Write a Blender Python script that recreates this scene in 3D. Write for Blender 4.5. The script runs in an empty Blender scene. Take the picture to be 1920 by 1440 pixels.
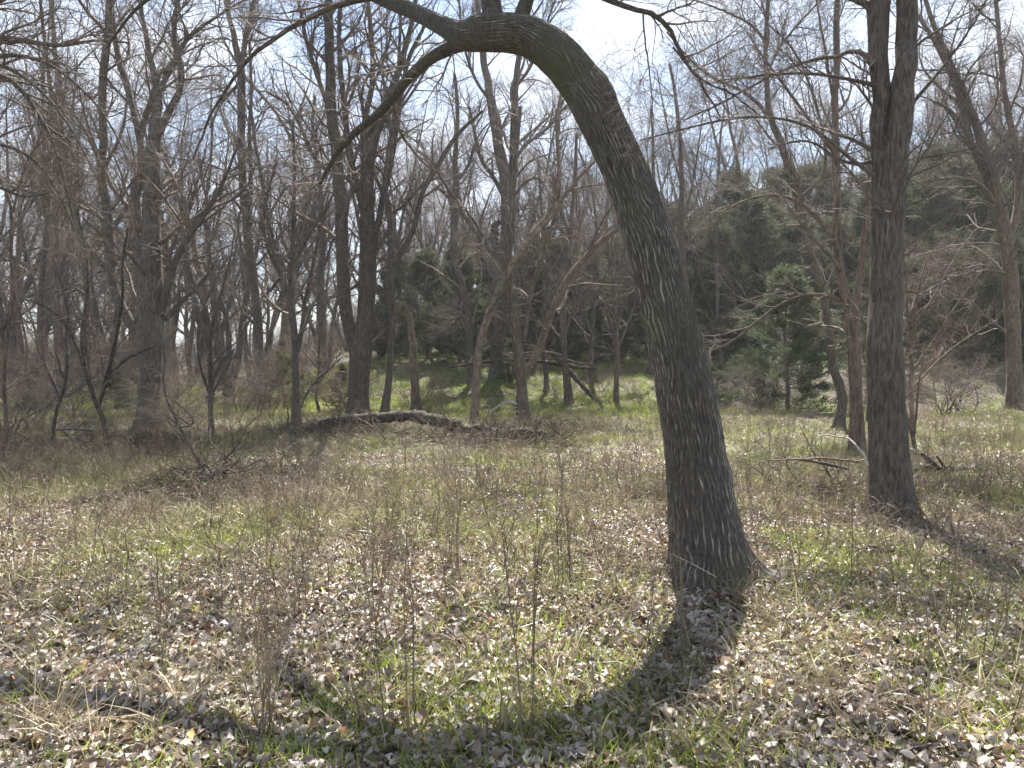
import bpy, math
import numpy as np
from mathutils import Vector, Matrix

# ------------------------------------------------------------------ camera, light, exposure
SC = bpy.context.scene
COL = SC.collection
EYE = 1.4
F = 1281.0                       # focal length in pixels of the 1920 wide photograph
PITCH = math.atan(30.0 / F)      # horizon a little above the middle of the frame
cam_d = bpy.data.cameras.new('camera'); cam = bpy.data.objects.new('camera', cam_d); COL.objects.link(cam)
cam_d.sensor_width = 36.0; cam_d.lens = 36.0 * F / 1920.0; cam_d.clip_start = 0.05; cam_d.clip_end = 2000
cam.location = (0, 0, EYE); cam.rotation_euler = (math.pi / 2 - PITCH, 0, 0)
SC.camera = cam

SUN_EL, SUN_AZ = math.radians(57.5), math.radians(5)      # azimuth from +Y (ahead) towards +X (right)
W = bpy.data.worlds.new('World'); SC.world = W; W.use_nodes = True
wn, wl = W.node_tree.nodes, W.node_tree.links
wn.clear()
wo = wn.new('ShaderNodeOutputWorld'); bg = wn.new('ShaderNodeBackground'); wl.new(bg.outputs[0], wo.inputs[0])
sky = wn.new('ShaderNodeTexSky'); sky.sky_type = 'NISHITA'; sky.sun_disc = False
sky.sun_elevation = SUN_EL; sky.sun_rotation = SUN_AZ; sky.dust_density = 0.7; sky.air_density = 1.2
bg.inputs[1].default_value = 0.052
tc = wn.new('ShaderNodeTexCoord'); mp = wn.new('ShaderNodeMapping'); mp.inputs['Scale'].default_value = (1.6, 1.6, 4.5)
wl.new(tc.outputs['Generated'], mp.inputs[0])
cn = wn.new('ShaderNodeTexNoise'); cn.inputs['Scale'].default_value = 2.2; cn.inputs['Detail'].default_value = 7; cn.inputs['Roughness'].default_value = 0.6
wl.new(mp.outputs[0], cn.inputs['Vector'])
cr = wn.new('ShaderNodeValToRGB'); cr.color_ramp.elements[0].position = 0.37; cr.color_ramp.elements[1].position = 0.61
wl.new(cn.outputs[0], cr.inputs[0])
cm = wn.new('ShaderNodeMix'); cm.data_type = 'RGBA'
wl.new(cr.outputs[0], cm.inputs[0]); wl.new(sky.outputs[0], cm.inputs[6]); cm.inputs[7].default_value = (6.0, 6.5, 7.4, 1)
wl.new(cm.outputs[2], bg.inputs[0])

sun_d = bpy.data.lights.new('sun', 'SUN'); sun_d.energy = 5.0; sun_d.angle = math.radians(0.53); sun_d.color = (1.0, 0.955, 0.88)
sun = bpy.data.objects.new('sun', sun_d); COL.objects.link(sun)
SDIR = Vector((math.sin(SUN_AZ) * math.cos(SUN_EL), math.cos(SUN_AZ) * math.cos(SUN_EL), math.sin(SUN_EL)))
sun.rotation_euler = SDIR.to_track_quat('Z', 'Y').to_euler(); sun.location = (0, 0, 30)

SC.view_settings.view_transform = 'Standard'; SC.view_settings.look = 'None'
SC.view_settings.gamma = 1.0; SC.view_settings.use_curve_mapping = False
SC.view_settings.exposure = 2.05
SC.render.engine = 'CYCLES'
SC.cycles.max_bounces = 6; SC.cycles.diffuse_bounces = 3; SC.cycles.transmission_bounces = 4; SC.cycles.transparent_max_bounces = 6

rng = np.random.default_rng(11)

# ------------------------------------------------------------------ helpers
def pix(px, py, d):
    """world point seen at pixel (px, py) of the photograph at depth d (metres along +Y)."""
    px, py, d = np.broadcast_arrays(np.asarray(px, float), np.asarray(py, float), np.asarray(d, float))
    u = (px - 960) / F; v = (720 - py) / F
    cp, sp = math.cos(PITCH), math.sin(PITCH)
    y = cp + v * sp; z = -sp + v * cp
    return np.stack([u / y * d, d, EYE + z / y * d], -1)

def smooth(a, b, x):
    t = np.clip((x - a) / (b - a), 0, 1); return t * t * (3 - 2 * t)

_L = np.random.default_rng(5).random((8, 64, 64))
def vnoise(x, y, k=0, px=64):
    """value noise on a wrapped lattice; x wraps after px cells"""
    x = np.asarray(x, float); y = np.asarray(y, float)
    xi = np.floor(x).astype(int); yi = np.floor(y).astype(int); fx = x - xi; fy = y - yi
    fx = fx * fx * (3 - 2 * fx); fy = fy * fy * (3 - 2 * fy)
    a = _L[k]; x0 = xi % px; x1 = (xi + 1) % px; y0 = yi % 64; y1 = (yi + 1) % 64
    return (a[x0, y0] * (1 - fx) + a[x1, y0] * fx) * (1 - fy) + (a[x0, y1] * (1 - fx) + a[x1, y1] * fx) * fy

def ground(x, y):
    x = np.asarray(x, float); y = np.asarray(y, float)
    r = np.hypot(x, y)
    z = 0.10 * (vnoise(x / 1.7, y / 1.7, 0) - .5) * smooth(1, 8, r) + 0.05 * (vnoise(x / .6, y / .6, 1) - .5) + 0.5 * (vnoise(x / 9, y / 9, 2) - .5) * smooth(12, 40, r)
    u = x / np.maximum(y, 3.0)
    right = smooth(0.12, 0.42, u); mid = smooth(-0.42, -0.15, u) * (1 - right)
    s = np.maximum(y, 0)
    z = z + right * (7.5 * smooth(23, 52, s) + 1.0 * smooth(22.5, 27, s)) + mid * (1.9 * smooth(22, 34, s) + 3.5 * smooth(36, 70, s)) + (1 - right - mid) * 1.2 * smooth(30, 80, s)
    # low hummocks under the fallen logs
    z = z + 0.16 * np.exp(-((x + 2.2) / 3.2) ** 2 - ((y - 12.6) / 1.0) ** 2) + 0.14 * np.exp(-((x + 3.45) / .5) ** 2 - ((y - 7.8) / .4) ** 2)
    return z

def mesh_from(name, verts, faces, mats, attrs=None, smooth_sh=True, mat_idx=None):
    """faces: list of int arrays [n,3] or [n,4]"""
    me = bpy.data.meshes.new(name)
    verts = np.asarray(verts, np.float32)
    me.vertices.add(len(verts)); me.vertices.foreach_set('co', verts.ravel())
    fl = [np.asarray(f, np.int32) for f in faces if len(f)]
    if fl:
        tot = sum(len(f) for f in fl); loops = np.concatenate([f.ravel() for f in fl])
        ls = np.concatenate([np.full(len(f), f.shape[1], np.int32) for f in fl]); st = np.concatenate([[0], np.cumsum(ls)[:-1]]).astype(np.int32)
        me.loops.add(len(loops)); me.loops.foreach_set('vertex_index', loops)
        me.polygons.add(tot); me.polygons.foreach_set('loop_start', st); me.polygons.foreach_set('loop_total', ls)
        if smooth_sh: me.polygons.foreach_set('use_smooth', np.ones(tot, bool))
        if mat_idx is not None: me.polygons.foreach_set('material_index', np.asarray(mat_idx, np.int32))
    for m in (mats if isinstance(mats, (list, tuple)) else [mats]): me.materials.append(m)
    me.update(calc_edges=True)
    for k, (typ, arr) in (attrs or {}).items():
        at = me.attributes.new(k, typ, 'POINT')
        at.data.foreach_set({'FLOAT': 'value', 'INT': 'value', 'FLOAT_VECTOR': 'vector'}[typ], np.asarray(arr, np.int32 if typ == 'INT' else np.float32).ravel())
    me.validate()
    return me

def link(name, data, parent=None, loc=None, rz=0.0, scale=1.0, label=None, cat=None, group=None, kind=None):
    o = bpy.data.objects.new(name, data); COL.objects.link(o)
    if parent is not None: o.parent = parent
    if loc is not None: o.location = [float(c) for c in loc]
    if rz: o.rotation_euler = (0, 0, float(rz))
    if scale != 1.0: o.scale = (float(scale),) * 3
    for k, v in (('label', label), ('category', cat), ('group', group), ('kind', kind)):
        if v: o[k] = v
    return o

def unit(v): return v / np.maximum(np.linalg.norm(v, axis=-1, keepdims=True), 1e-9)

def tubes(P, R, S, g, flat=False):
    """tubes round polylines P [N,K,3] with radii R [N,K] -> verts, quads"""
    N, K, _ = P.shape
    T = np.empty_like(P); T[:, 1:-1] = P[:, 2:] - P[:, :-2]; T[:, 0] = P[:, 1] - P[:, 0]; T[:, -1] = P[:, -1] - P[:, -2]; T = unit(T)
    ov = unit(P[:, -1] - P[:, 0])
    ref = np.where(np.abs(ov[:, 1:2]) < 0.8, np.array([[0, 1.0, 0]]), np.array([[1.0, 0, 0]]))[:, None, :]
    U = unit(ref - (ref * T).sum(-1, keepdims=True) * T); V = np.cross(T, U)
    a = np.arange(S) * 2 * math.pi / S + 0.4
    ring = P[:, :, None] + R[:, :, None, None] * (np.cos(a)[None, None, :, None] * U[:, :, None] + np.sin(a)[None, None, :, None] * V[:, :, None])
    verts = ring.reshape(-1, 3)
    n = np.arange(N)[:, None, None] * K * S; k = np.arange(K - 1)[None, :, None] * S; s = np.arange(S)[None, None, :]; s2 = (s + 1) % S
    q = np.stack([n + k + s, n + k + s2, n + k + S + s2, n + k + S + s], -1).reshape(-1, 4)
    return verts, q

def stack(parts):
    vs, fs, off = [], [], 0
    for v, f in parts:
        vs.append(v); fs.append(f + off); off += len(v)
    return np.concatenate(vs), fs

def grow(g, P, R, n, t0, t1, ang, length, K, wig=0.12, trop=0.06, rr=0.6, rmin=0.002, lenpow=0.45, up=None, sd=0.25, rk=None):
    """n children on each parent polyline"""
    N, K0, _ = P.shape
    M = N * n; pi = np.repeat(np.arange(N), n)
    t = t0 + (t1 - t0) * (np.tile(np.arange(n), N) + g.random(M)) / n
    f = t * (K0 - 1); i = np.minimum(f.astype(int), K0 - 2); w = (f - i)[:, None]
    S0 = P[pi, i] * (1 - w) + P[pi, i + 1] * w; T = unit(P[pi, i + 1] - P[pi, i])
    rp = R[pi, i] * (1 - w[:, 0]) + R[pi, i + 1] * w[:, 0]
    rv = g.normal(size=(M, 3))
    if up is not None: rv[:, 2] += up
    B = unit(rv - (rv * T).sum(-1, keepdims=True) * T)
    a = np.clip(ang + g.normal(size=M) * sd, 0.12, 1.7)[:, None]
    D = unit(np.cos(a) * T + np.sin(a) * B)
    Ln = length * (1 - t * lenpow) * (0.55 + 0.9 * g.random(M))
    if rk is not None: Ln = Ln * rk[pi]
    r0 = np.maximum(np.minimum(rp * rr, Ln * 0.022), rmin)
    Q = np.empty((M, K, 3)); Q[:, 0] = S0
    bend = g.normal(size=(M, 3)) * wig * 0.8
    st = (Ln / (K - 1))[:, None]
    for k in range(1, K):
        Q[:, k] = Q[:, k - 1] + D * st
        D = unit(D + bend + g.normal(size=(M, 3)) * wig + np.array([0, 0, trop]))
    tp = np.linspace(1, 0.28, K)
    return Q, np.maximum(r0[:, None] * tp, rmin * 0.55)

def resample(pts, rad, K, sharp=False):
    pts = np.asarray(pts, float); rad = np.asarray(rad, float)
    if not sharp:
        for _ in range(2):
            if len(pts) < 3: break
            a = pts[:-1] * .75 + pts[1:] * .25; b = pts[:-1] * .25 + pts[1:] * .75
            ra = rad[:-1] * .75 + rad[1:] * .25; rb = rad[:-1] * .25 + rad[1:] * .75
            pts = np.concatenate([pts[:1], np.stack([a, b], 1).reshape(-1, 3), pts[-1:]]); rad = np.concatenate([rad[:1], np.stack([ra, rb], 1).ravel(), rad[-1:]])
    s = np.concatenate([[0], np.cumsum(np.linalg.norm(np.diff(pts, axis=0), axis=1))])
    q = np.linspace(0, s[-1], K)
    return np.stack([np.interp(q, s, pts[:, c]) for c in range(3)], 1), np.interp(q, s, rad), s[-1]

# ------------------------------------------------------------------ materials
def node_mat(name):
    m = bpy.data.materials.new(name); m.use_nodes = True
    nt = m.node_tree; nt.nodes.clear()
    return m, nt, nt.nodes, nt.links

def ramp(nd, stops):
    r = nd.new('ShaderNodeValToRGB'); e = r.color_ramp.elements
    while len(e) < len(stops): e.new(0.5)
    for el, (p, c) in zip(e, stops): el.position = p; el.color = (*c, 1)
    return r

def bark_mat(name, dark, light, scale=(14, 14, 3.0), bump=0.6, var=0.25, attr=None, moss=None):
    m, nt, nd, lk = node_mat(name)
    out = nd.new('ShaderNodeOutputMaterial'); bs = nd.new('ShaderNodeBsdfPrincipled'); lk.new(bs.outputs[0], out.inputs[0])
    bs.inputs['Roughness'].default_value = 0.85; bs.inputs['Specular IOR Level'].default_value = 0.25
    t = nd.new('ShaderNodeTexCoord'); mp = nd.new('ShaderNodeMapping'); mp.inputs['Scale'].default_value = scale; lk.new(t.outputs['Object'], mp.inputs[0])
    n1 = nd.new('ShaderNodeTexNoise'); n1.inputs['Scale'].default_value = 1.6; n1.inputs['Detail'].default_value = 6; n1.inputs['Roughness'].default_value = 0.65; n1.inputs['Distortion'].default_value = 0.7
    lk.new(mp.outputs[0], n1.inputs['Vector'])
    rp = ramp(nd, [(0.38, dark), (0.66, light)]); lk.new(n1.outputs[0], rp.inputs[0])
    col = rp.outputs[0]; hgt = n1.outputs[0]
    if attr:
        at = nd.new('ShaderNodeAttribute'); at.attribute_name = attr
        r2 = ramp(nd, [(0.0, dark), (0.45, tuple(c * 1.5 for c in dark)), (0.8, light), (1.0, tuple(min(1, c * 1.25) for c in light))]); lk.new(at.outputs['Fac'], r2.inputs[0])
        mx = nd.new('ShaderNodeMix'); mx.data_type = 'RGBA'; mx.inputs[0].default_value = 0.25; lk.new(r2.outputs[0], mx.inputs[6]); lk.new(rp.outputs[0], mx.inputs[7]); col = mx.outputs[2]
    big = nd.new('ShaderNodeTexNoise'); big.inputs['Scale'].default_value = 1.3; big.inputs['Detail'].default_value = 3; lk.new(t.outputs['Object'], big.inputs['Vector'])
    oi = nd.new('ShaderNodeObjectInfo')
    ad = nd.new('ShaderNodeMath'); ad.operation = 'MULTIPLY_ADD'; ad.inputs[1].default_value = var; lk.new(oi.outputs['Random'], ad.inputs[0]); ad.inputs[2].default_value = 1 - var * .5
    ad2 = nd.new('ShaderNodeMath'); ad2.operation = 'MULTIPLY_ADD'; ad2.inputs[1].default_value = 0.5; ad2.inputs[2].default_value = 0.75; lk.new(big.outputs[0], ad2.inputs[0])
    ml = nd.new('ShaderNodeMath'); ml.operation = 'MULTIPLY'; lk.new(ad.outputs[0], ml.inputs[0]); lk.new(ad2.outputs[0], ml.inputs[1])
    hs = nd.new('ShaderNodeHueSaturation'); lk.new(col, hs.inputs['Color']); lk.new(ml.outputs[0], hs.inputs['Value'])
    colo = hs.outputs[0]
    if moss:
        mr = ramp(nd, [(0.52, (0, 0, 0)), (0.66, (1, 1, 1))]); lk.new(big.outputs[0], mr.inputs[0])
        m2 = nd.new('ShaderNodeMix'); m2.data_type = 'RGBA'; sc = nd.new('ShaderNodeMath'); sc.operation = 'MULTIPLY'; sc.inputs[1].default_value = 0.6
        lk.new(mr.outputs[0], sc.inputs[0]); lk.new(sc.outputs[0], m2.inputs[0]); lk.new(colo, m2.inputs[6]); m2.inputs[7].default_value = (*moss, 1); colo = m2.outputs[2]
    lk.new(colo, bs.inputs['Base Color'])
    if bump:
        bp = nd.new('ShaderNodeBump'); bp.inputs['Strength'].default_value = bump; bp.inputs['Distance'].default_value = 0.02; lk.new(hgt, bp.inputs['Height']); lk.new(bp.outputs[0], bs.inputs['Normal'])
    return m

def leafy_mat(name, stops, transl=0.4, rough=0.6, tint=None, attr='tone', obj_random=False, spec=0.3, noise=None):
    """thin plant matter: colour picked along a ramp by a per-piece value, some light let through"""
    m, nt, nd, lk = node_mat(name)
    out = nd.new('ShaderNodeOutputMaterial'); bs = nd.new('ShaderNodeBsdfPrincipled'); tr = nd.new('ShaderNodeBsdfTranslucent'); mx = nd.new('ShaderNodeMixShader')
    bs.inputs['Roughness'].default_value = rough; bs.inputs['Specular IOR Level'].default_value = spec
    mx.inputs[0].default_value = transl
    r = ramp(nd, stops)
    at = nd.new('ShaderNodeAttribute'); at.attribute_name = attr
    if obj_random:
        oi = nd.new('ShaderNodeObjectInfo'); a = nd.new('ShaderNodeMath'); a.operation = 'ADD'; lk.new(oi.outputs['Random'], a.inputs[0]); lk.new(at.outputs['Fac'], a.inputs[1])
        a.operation = 'MULTIPLY_ADD'; a.inputs[1].default_value = .65; lk.new(at.outputs['Fac'], a.inputs[2]); fr = nd.new('ShaderNodeMath'); fr.operation = 'MULTIPLY'; fr.inputs[1].default_value = .62; lk.new(a.outputs[0], fr.inputs[0]); lk.new(fr.outputs[0], r.inputs[0])
    else: lk.new(at.outputs['Fac'], r.inputs[0])
    col = r.outputs[0]
    if noise:       # patches of darker, paler (and greener) matter over the ground
        t = nd.new('ShaderNodeNewGeometry')
        def pn(sc, lo, hi, det=3):
            nz = nd.new('ShaderNodeTexNoise'); nz.inputs['Scale'].default_value = sc; nz.inputs['Detail'].default_value = det; lk.new(t.outputs['Position'], nz.inputs['Vector'])
            mr = nd.new('ShaderNodeMapRange'); mr.inputs[1].default_value = .3; mr.inputs[2].default_value = .7; mr.inputs[3].default_value = lo; mr.inputs[4].default_value = hi; lk.new(nz.outputs[0], mr.inputs[0]); return mr.outputs[0]
        v1 = pn(noise[0], noise[1], noise[2]); v2 = pn(noise[0] * 6, noise[1], noise[2])
        ml = nd.new('ShaderNodeMath'); ml.operation = 'MULTIPLY'; lk.new(v1, ml.inputs[0]); lk.new(v2, ml.inputs[1])
        hs = nd.new('ShaderNodeHueSaturation'); lk.new(col, hs.inputs['Color']); lk.new(ml.outputs[0], hs.inputs['Value']); col = hs.outputs[0]
        if len(noise) > 3:
            gm = nd.new('ShaderNodeMix'); gm.data_type = 'RGBA'; lk.new(pn(noise[0] * .6 + .13, -.5, 1.1, 5), gm.inputs[0]); lk.new(col, gm.inputs[6]); gm.inputs[7].default_value = (*noise[3], 1); gm.clamp_factor = True; col = gm.outputs[2]
    lk.new(col, bs.inputs['Base Color'])
    if tint:
        tm = nd.new('ShaderNodeMix'); tm.data_type = 'RGBA'; tm.blend_type = 'MULTIPLY'; tm.inputs[0].default_value = 1; lk.new(col, tm.inputs[6]); tm.inputs[7].default_value = (*tint, 1); lk.new(tm.outputs[2], tr.inputs[0])
    else: lk.new(col, tr.inputs[0])
    lk.new(bs.outputs[0], mx.inputs[1]); lk.new(tr.outputs[0], mx.inputs[2]); lk.new(mx.outputs[0], out.inputs[0])
    return m

M_BARK = bark_mat('grey_brown_bark', (0.045, 0.038, 0.032), (0.15, 0.125, 0.105), scale=(24, 24, 4.5), bump=.8)
M_ARCH = bark_mat('arch_limb_bark', (0.042, 0.036, 0.031), (0.12, 0.105, 0.09), scale=(34, 34, 22), bump=1.0, moss=(0.07, 0.075, 0.035))
M_BARKR = bark_mat('reddish_bark', (0.065, 0.048, 0.038), (0.185, 0.14, 0.11))
M_BARKO = bark_mat('pale_orange_bark', (0.09, 0.068, 0.05), (0.24, 0.185, 0.14), scale=(8, 8, 4))
M_MAIN = bark_mat('deeply_ridged_bark', (0.046, 0.040, 0.035), (0.26, 0.235, 0.205), scale=(30, 30, 9), bump=0.35, attr='ridge', var=0.0, moss=(0.07, 0.075, 0.035))
M_TWIG = bark_mat('twig_bark', (0.085, 0.066, 0.056), (0.19, 0.15, 0.125), scale=(3, 3, 3), bump=0, var=0.45)
M_TWIGR = bark_mat('red_twig_bark', (0.10, 0.07, 0.058), (0.22, 0.16, 0.135), scale=(3, 3, 3), bump=0, var=0.4)
M_DEAD = bark_mat('bleached_dead_wood', (0.22, 0.19, 0.16), (0.46, 0.42, 0.37), scale=(10, 10, 10), bump=0.4)
M_LOG = bark_mat('rotting_log_bark', (0.025, 0.02, 0.017), (0.10, 0.08, 0.065), scale=(6, 6, 12), bump=1.0, moss=(0.07, 0.08, 0.03))
M_LEAF = leafy_mat('dry_fallen_leaf', [(0.0, (0.36, 0.32, 0.285)), (0.2, (0.52, 0.475, 0.43)), (0.38, (0.20, 0.165, 0.14)), (0.55, (0.42, 0.375, 0.335)), (0.75, (0.27, 0.215, 0.175)), (0.9, (0.19, 0.14, 0.11)), (0.97, (0.24, 0.16, 0.11)), (0.985, (0.40, 0.19, 0.09)), (1.0, (0.42, 0.30, 0.12))], transl=0.2, rough=0.45, tint=(1, .9, .74), noise=(2.2, .62, 1.25), spec=.4)
M_LEAFI = leafy_mat('dry_leaf_litter', [(0.0, (0.36, 0.32, 0.285)), (0.2, (0.52, 0.475, 0.43)), (0.38, (0.20, 0.165, 0.14)), (0.55, (0.42, 0.375, 0.335)), (0.75, (0.27, 0.215, 0.175)), (0.9, (0.19, 0.14, 0.11)), (0.97, (0.24, 0.16, 0.11)), (0.985, (0.40, 0.19, 0.09)), (1.0, (0.42, 0.30, 0.12))], transl=0.2, rough=0.45, tint=(1, .9, .74), noise=(2.2, .62, 1.25), spec=.4)
M_GRASS = leafy_mat('spring_grass', [(0.0, (0.12, 0.18, 0.035)), (0.5, (0.24, 0.30, 0.055)), (1.0, (0.42, 0.41, 0.11))], transl=0.5, rough=0.4, noise=(1.1, .7, 1.25), spec=.5, obj_random=True)
M_DRY = leafy_mat('dry_grass', [(0.0, (0.19, 0.14, 0.095)), (0.5, (0.33, 0.26, 0.17)), (1.0, (0.47, 0.40, 0.28))], transl=0.25, rough=0.45, noise=(.9, .5, 1.25, (.22, .24, .065)), spec=.5, obj_random=True)
M_WEED = leafy_mat('dead_weed_stem', [(0.0, (0.15, 0.11, 0.08)), (0.5, (0.25, 0.195, 0.135)), (1.0, (0.38, 0.32, 0.235))], transl=0.1, rough=0.6, noise=(1.0, .6, 1.2), obj_random=True)
M_CEDAR = leafy_mat('cedar_foliage', [(0.0, (0.045, 0.058, 0.03)), (0.45, (0.07, 0.085, 0.045)), (0.8, (0.11, 0.12, 0.065)), (1.0, (0.15, 0.115, 0.08))], transl=0.3, rough=0.7)
M_CEDARY = leafy_mat('yellow_green_cedar_foliage', [(0.0, (0.07, 0.09, 0.03)), (0.5, (0.12, 0.13, 0.045)), (1.0, (0.17, 0.15, 0.06))], transl=0.3, rough=0.7)

def soil_mat():
    m, nt, nd, lk = node_mat('woodland_soil')
    out = nd.new('ShaderNodeOutputMaterial'); bs = nd.new('ShaderNodeBsdfPrincipled'); lk.new(bs.outputs[0], out.inputs[0]); bs.inputs['Roughness'].default_value = 0.95
    t = nd.new('ShaderNodeTexCoord')
    n = nd.new('ShaderNodeTexNoise'); n.inputs['Scale'].default_value = 9; n.inputs['Detail'].default_value = 8; n.inputs['Roughness'].default_value = 0.7; lk.new(t.outputs['Object'], n.inputs['Vector'])
    r = ramp(nd, [(0.3, (0.035, 0.027, 0.02)), (0.55, (0.085, 0.066, 0.05)), (0.75, (0.17, 0.14, 0.11))]); lk.new(n.outputs[0], r.inputs[0])
    n2 = nd.new('ShaderNodeTexNoise'); n2.inputs['Scale'].default_value = 0.35; n2.inputs['Detail'].default_value = 5; lk.new(t.outputs['Object'], n2.inputs['Vector'])
    r2 = ramp(nd, [(0.42, (0, 0, 0)), (0.6, (1, 1, 1))]); lk.new(n2.outputs[0], r2.inputs[0])
    mx = nd.new('ShaderNodeMix'); mx.data_type = 'RGBA'; lk.new(r2.outputs[0], mx.inputs[0]); lk.new(r.outputs[0], mx.inputs[6]); mx.inputs[7].default_value = (0.075, 0.09, 0.032, 1)
    lk.new(mx.outputs[2], bs.inputs['Base Color'])
    b = nd.new('ShaderNodeBump'); b.inputs['Strength'].default_value = 0.8; b.inputs['Distance'].default_value = 0.04; lk.new(n.outputs[0], b.inputs['Height']); lk.new(b.outputs[0], bs.inputs['Normal'])
    return m
M_SOIL = soil_mat()

# ------------------------------------------------------------------ ground
def build_ground():
    a = np.linspace(-1, 1, 201); X = np.sinh(a * 4.2) / math.sinh(4.2) * 200
    b = np.linspace(0, 1, 211); Y = -8 + (np.sinh(b * 4.2) / math.sinh(4.2)) * 260
    gx, gy = np.meshgrid(X, Y); gz = ground(gx, gy)
    v = np.stack([gx, gy, gz], -1).reshape(-1, 3); n = len(X); i = np.arange((len(Y) - 1) * n).reshape(-1, n)[:, :-1].ravel()
    q = np.stack([i, i + 1, i + n + 1, i + n], -1)
    return link('ground', mesh_from('ground', v, [q], M_SOIL), kind='structure')
GROUND = build_ground()

# ------------------------------------------------------------------ the leaning tree
def main_trunk():
    D = 4.43
    c = [(1345, 1150, 172), (1334, 1100, 158), (1331, 1050, 142), (1323, 1000, 131), (1309, 900, 121), (1296, 800, 110), (1279, 700, 101), (1257, 600, 99), (1232, 500, 92), (1203, 400, 88), (1161, 300, 84), (1124, 220, 84), (1088, 155, 84), (1048, 105, 84), (1005, 72, 78), (960, 60, 74), (915, 62, 66), (870, 68, 54), (838, 52, 36), (787, 25, 31), (715, -5, 27), (640, -40, 24)]
    dd = np.array([0, 0, 0, 0, 0, 0, 0, .01, .03, .05, .08, .1, .12, .14, .15, .15, .16, .2, .3, .48, .75, 1.1])
    c = np.array(c, float); P = pix(c[:, 0], c[:, 1], D + dd); R = c[:, 2] / 2 / F * (D + dd)
    K, S = 480, 240
    P, R, L = resample(P, R, K)
    T = unit(np.gradient(P, axis=0)); ref = np.array([[0, 1.0, 0]]); U = unit(ref - (ref * T).sum(-1, keepdims=True) * T); V = np.cross(T, U)
    th = np.arange(S) / S; s = np.linspace(0, L, K)
    TH, SS = np.meshgrid(th, s)
    # interlacing ridges: zero lines of stretched noise, wrapped round the trunk
    nz = lambda nu, ln, k: vnoise(TH * nu + 0.6 * 0, SS / ln, k, nu)
    wob = (vnoise(TH * 12, SS / .12, 3, 12) - .5) * 0.03 + (vnoise(TH * 6, SS / .35, 6, 6) - .5) * .03
    def rn(nu, ln, k):
        return vnoise((TH + wob) * nu, SS / ln + 3, k, nu)
    def fam(N, k, sg):      # one family of wandering ridges
        wp = (vnoise(TH * 22, SS / .085, k, 22) - .5) * 1.1 + (vnoise(TH * 10, SS / .21, k + 1, 10) - .5) * 1.6 + sg * .0
        c = np.cos(2 * math.pi * (TH * N + wp)); return np.clip((c - .25) / .75, 0, 1)
    f1 = fam(38, 0, 1); f2 = fam(47, 2, -1)
    patch = vnoise(TH * 20, SS / .09, 4, 20); fine = rn(64, .03, 5)
    ridge = np.clip(np.maximum(f1 * (.45 + .8 * patch), f2 * (1.15 - .8 * patch)), 0, 1)
    fade = 1 - .65 * smooth(L * .56, L * .8, SS)
    ridge_c = np.clip(ridge ** 2.1 * (.55 + .8 * vnoise(TH * 6, SS / .4, 6, 6)) * (.3 + 1.25 * rn(56, .045, 7)) * (.7 + .5 * fine) * (1 - .35 * smooth(L * .5, L * .75, SS)), 0, 1)
    disp = (ridge * .014 + fine * .003) * fade + (vnoise(TH * 5, SS / .5, 7, 5) - .5) * .02
    # root flare: a long root to the right, small lobes elsewhere
    ang = TH * 2 * math.pi
    # direction of each vertex in world x
    dirx = np.cos(ang) * U[:, None, 0] + np.sin(ang) * V[:, None, 0]; diry = np.cos(ang) * U[:, None, 1] + np.sin(ang) * V[:, None, 1]
    zrel = P[:, 2] - 0.0
    fl = np.exp(-np.maximum(zrel, 0) / .085)[:, None]
    lobes = .5 + .5 * np.cos(ang * 5 + 1.3)
    disp = disp + fl * (.02 + .11 * lobes ** 3 + .10 * np.clip(dirx, 0, 1) ** 10) + .03 * np.exp(-np.maximum(zrel, 0) / .4)[:, None] * lobes
    for kt, ks, ka, kw in [(.55, 1.5, .03, .07), (.8, 2.6, .028, .06), (.68, 3.5, .035, .08), (.62, 4.4, .03, .07), (.9, 4.9, .04, .09), (.75, .9, .02, .06), (.4, 3.0, .03, .07)]:
        dt = np.abs((TH - kt + .5) % 1 - .5) * 1.4; q2 = (dt ** 2 + ((SS - ks) * .8) ** 2) / kw ** 2
        disp = disp + ka * np.exp(-q2) - ka * 1.3 * np.exp(-q2 * 9)
    RR = R[:, None] * .97 - .008 + disp + (R[:, None] * .09) * (vnoise(TH * 3, SS / .42, 3, 3) - .5) * smooth(.5, 1.5, SS)
    v = P[:, None] + RR[..., None] * (np.cos(ang)[..., None] * U[:, None] + np.sin(ang)[..., None] * V[:, None])
    k = np.arange(K - 1)[:, None] * S; j = np.arange(S)[None]; j2 = (j + 1) % S
    q = np.stack([k + j, k + j2, k + S + j2, k + S + j], -1).reshape(-1, 4)
    me = mesh_from('leaning_trunk', v.reshape(-1, 3), [q], M_MAIN, {'ridge': ('FLOAT', ridge_c.ravel())})
    return me, P, R

# ------------------------------------------------------------------ traced trees
def twigs_for(g, P, R, n=(12, 7, 4, 2), l=(1.6, .75, .38, .2), t0=.15, rk=None, droop=0.0, ang=.75, thick=1.0, kc=3):
    a, ra = grow(g, P, R, n[0], t0, 1, ang, l[0], 8, wig=.13, trop=.07 - droop, rmin=.004 * thick, up=.8, rk=rk)
    b, rb = grow(g, a, ra, n[1], .12, 1, .75, l[1], 6, wig=.15, trop=.04 - droop, rmin=.0028 * thick)
    c, rc = grow(g, b, rb, n[2], .1, 1, .75, l[2], kc, wig=.15, trop=.02 - droop, rmin=.002 * thick)
    parts = [tubes(a, ra, 4, g), tubes(b, rb, 3, g), tubes(c, rc, 3, g)]
    if n[3]:
        d, rd = grow(g, c, rc, n[3], .1, 1, .7, l[3], 2, wig=.1, trop=0, rmin=.0016 * thick)
        parts.append(tubes(d, rd, 3, g))
    return parts

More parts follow.
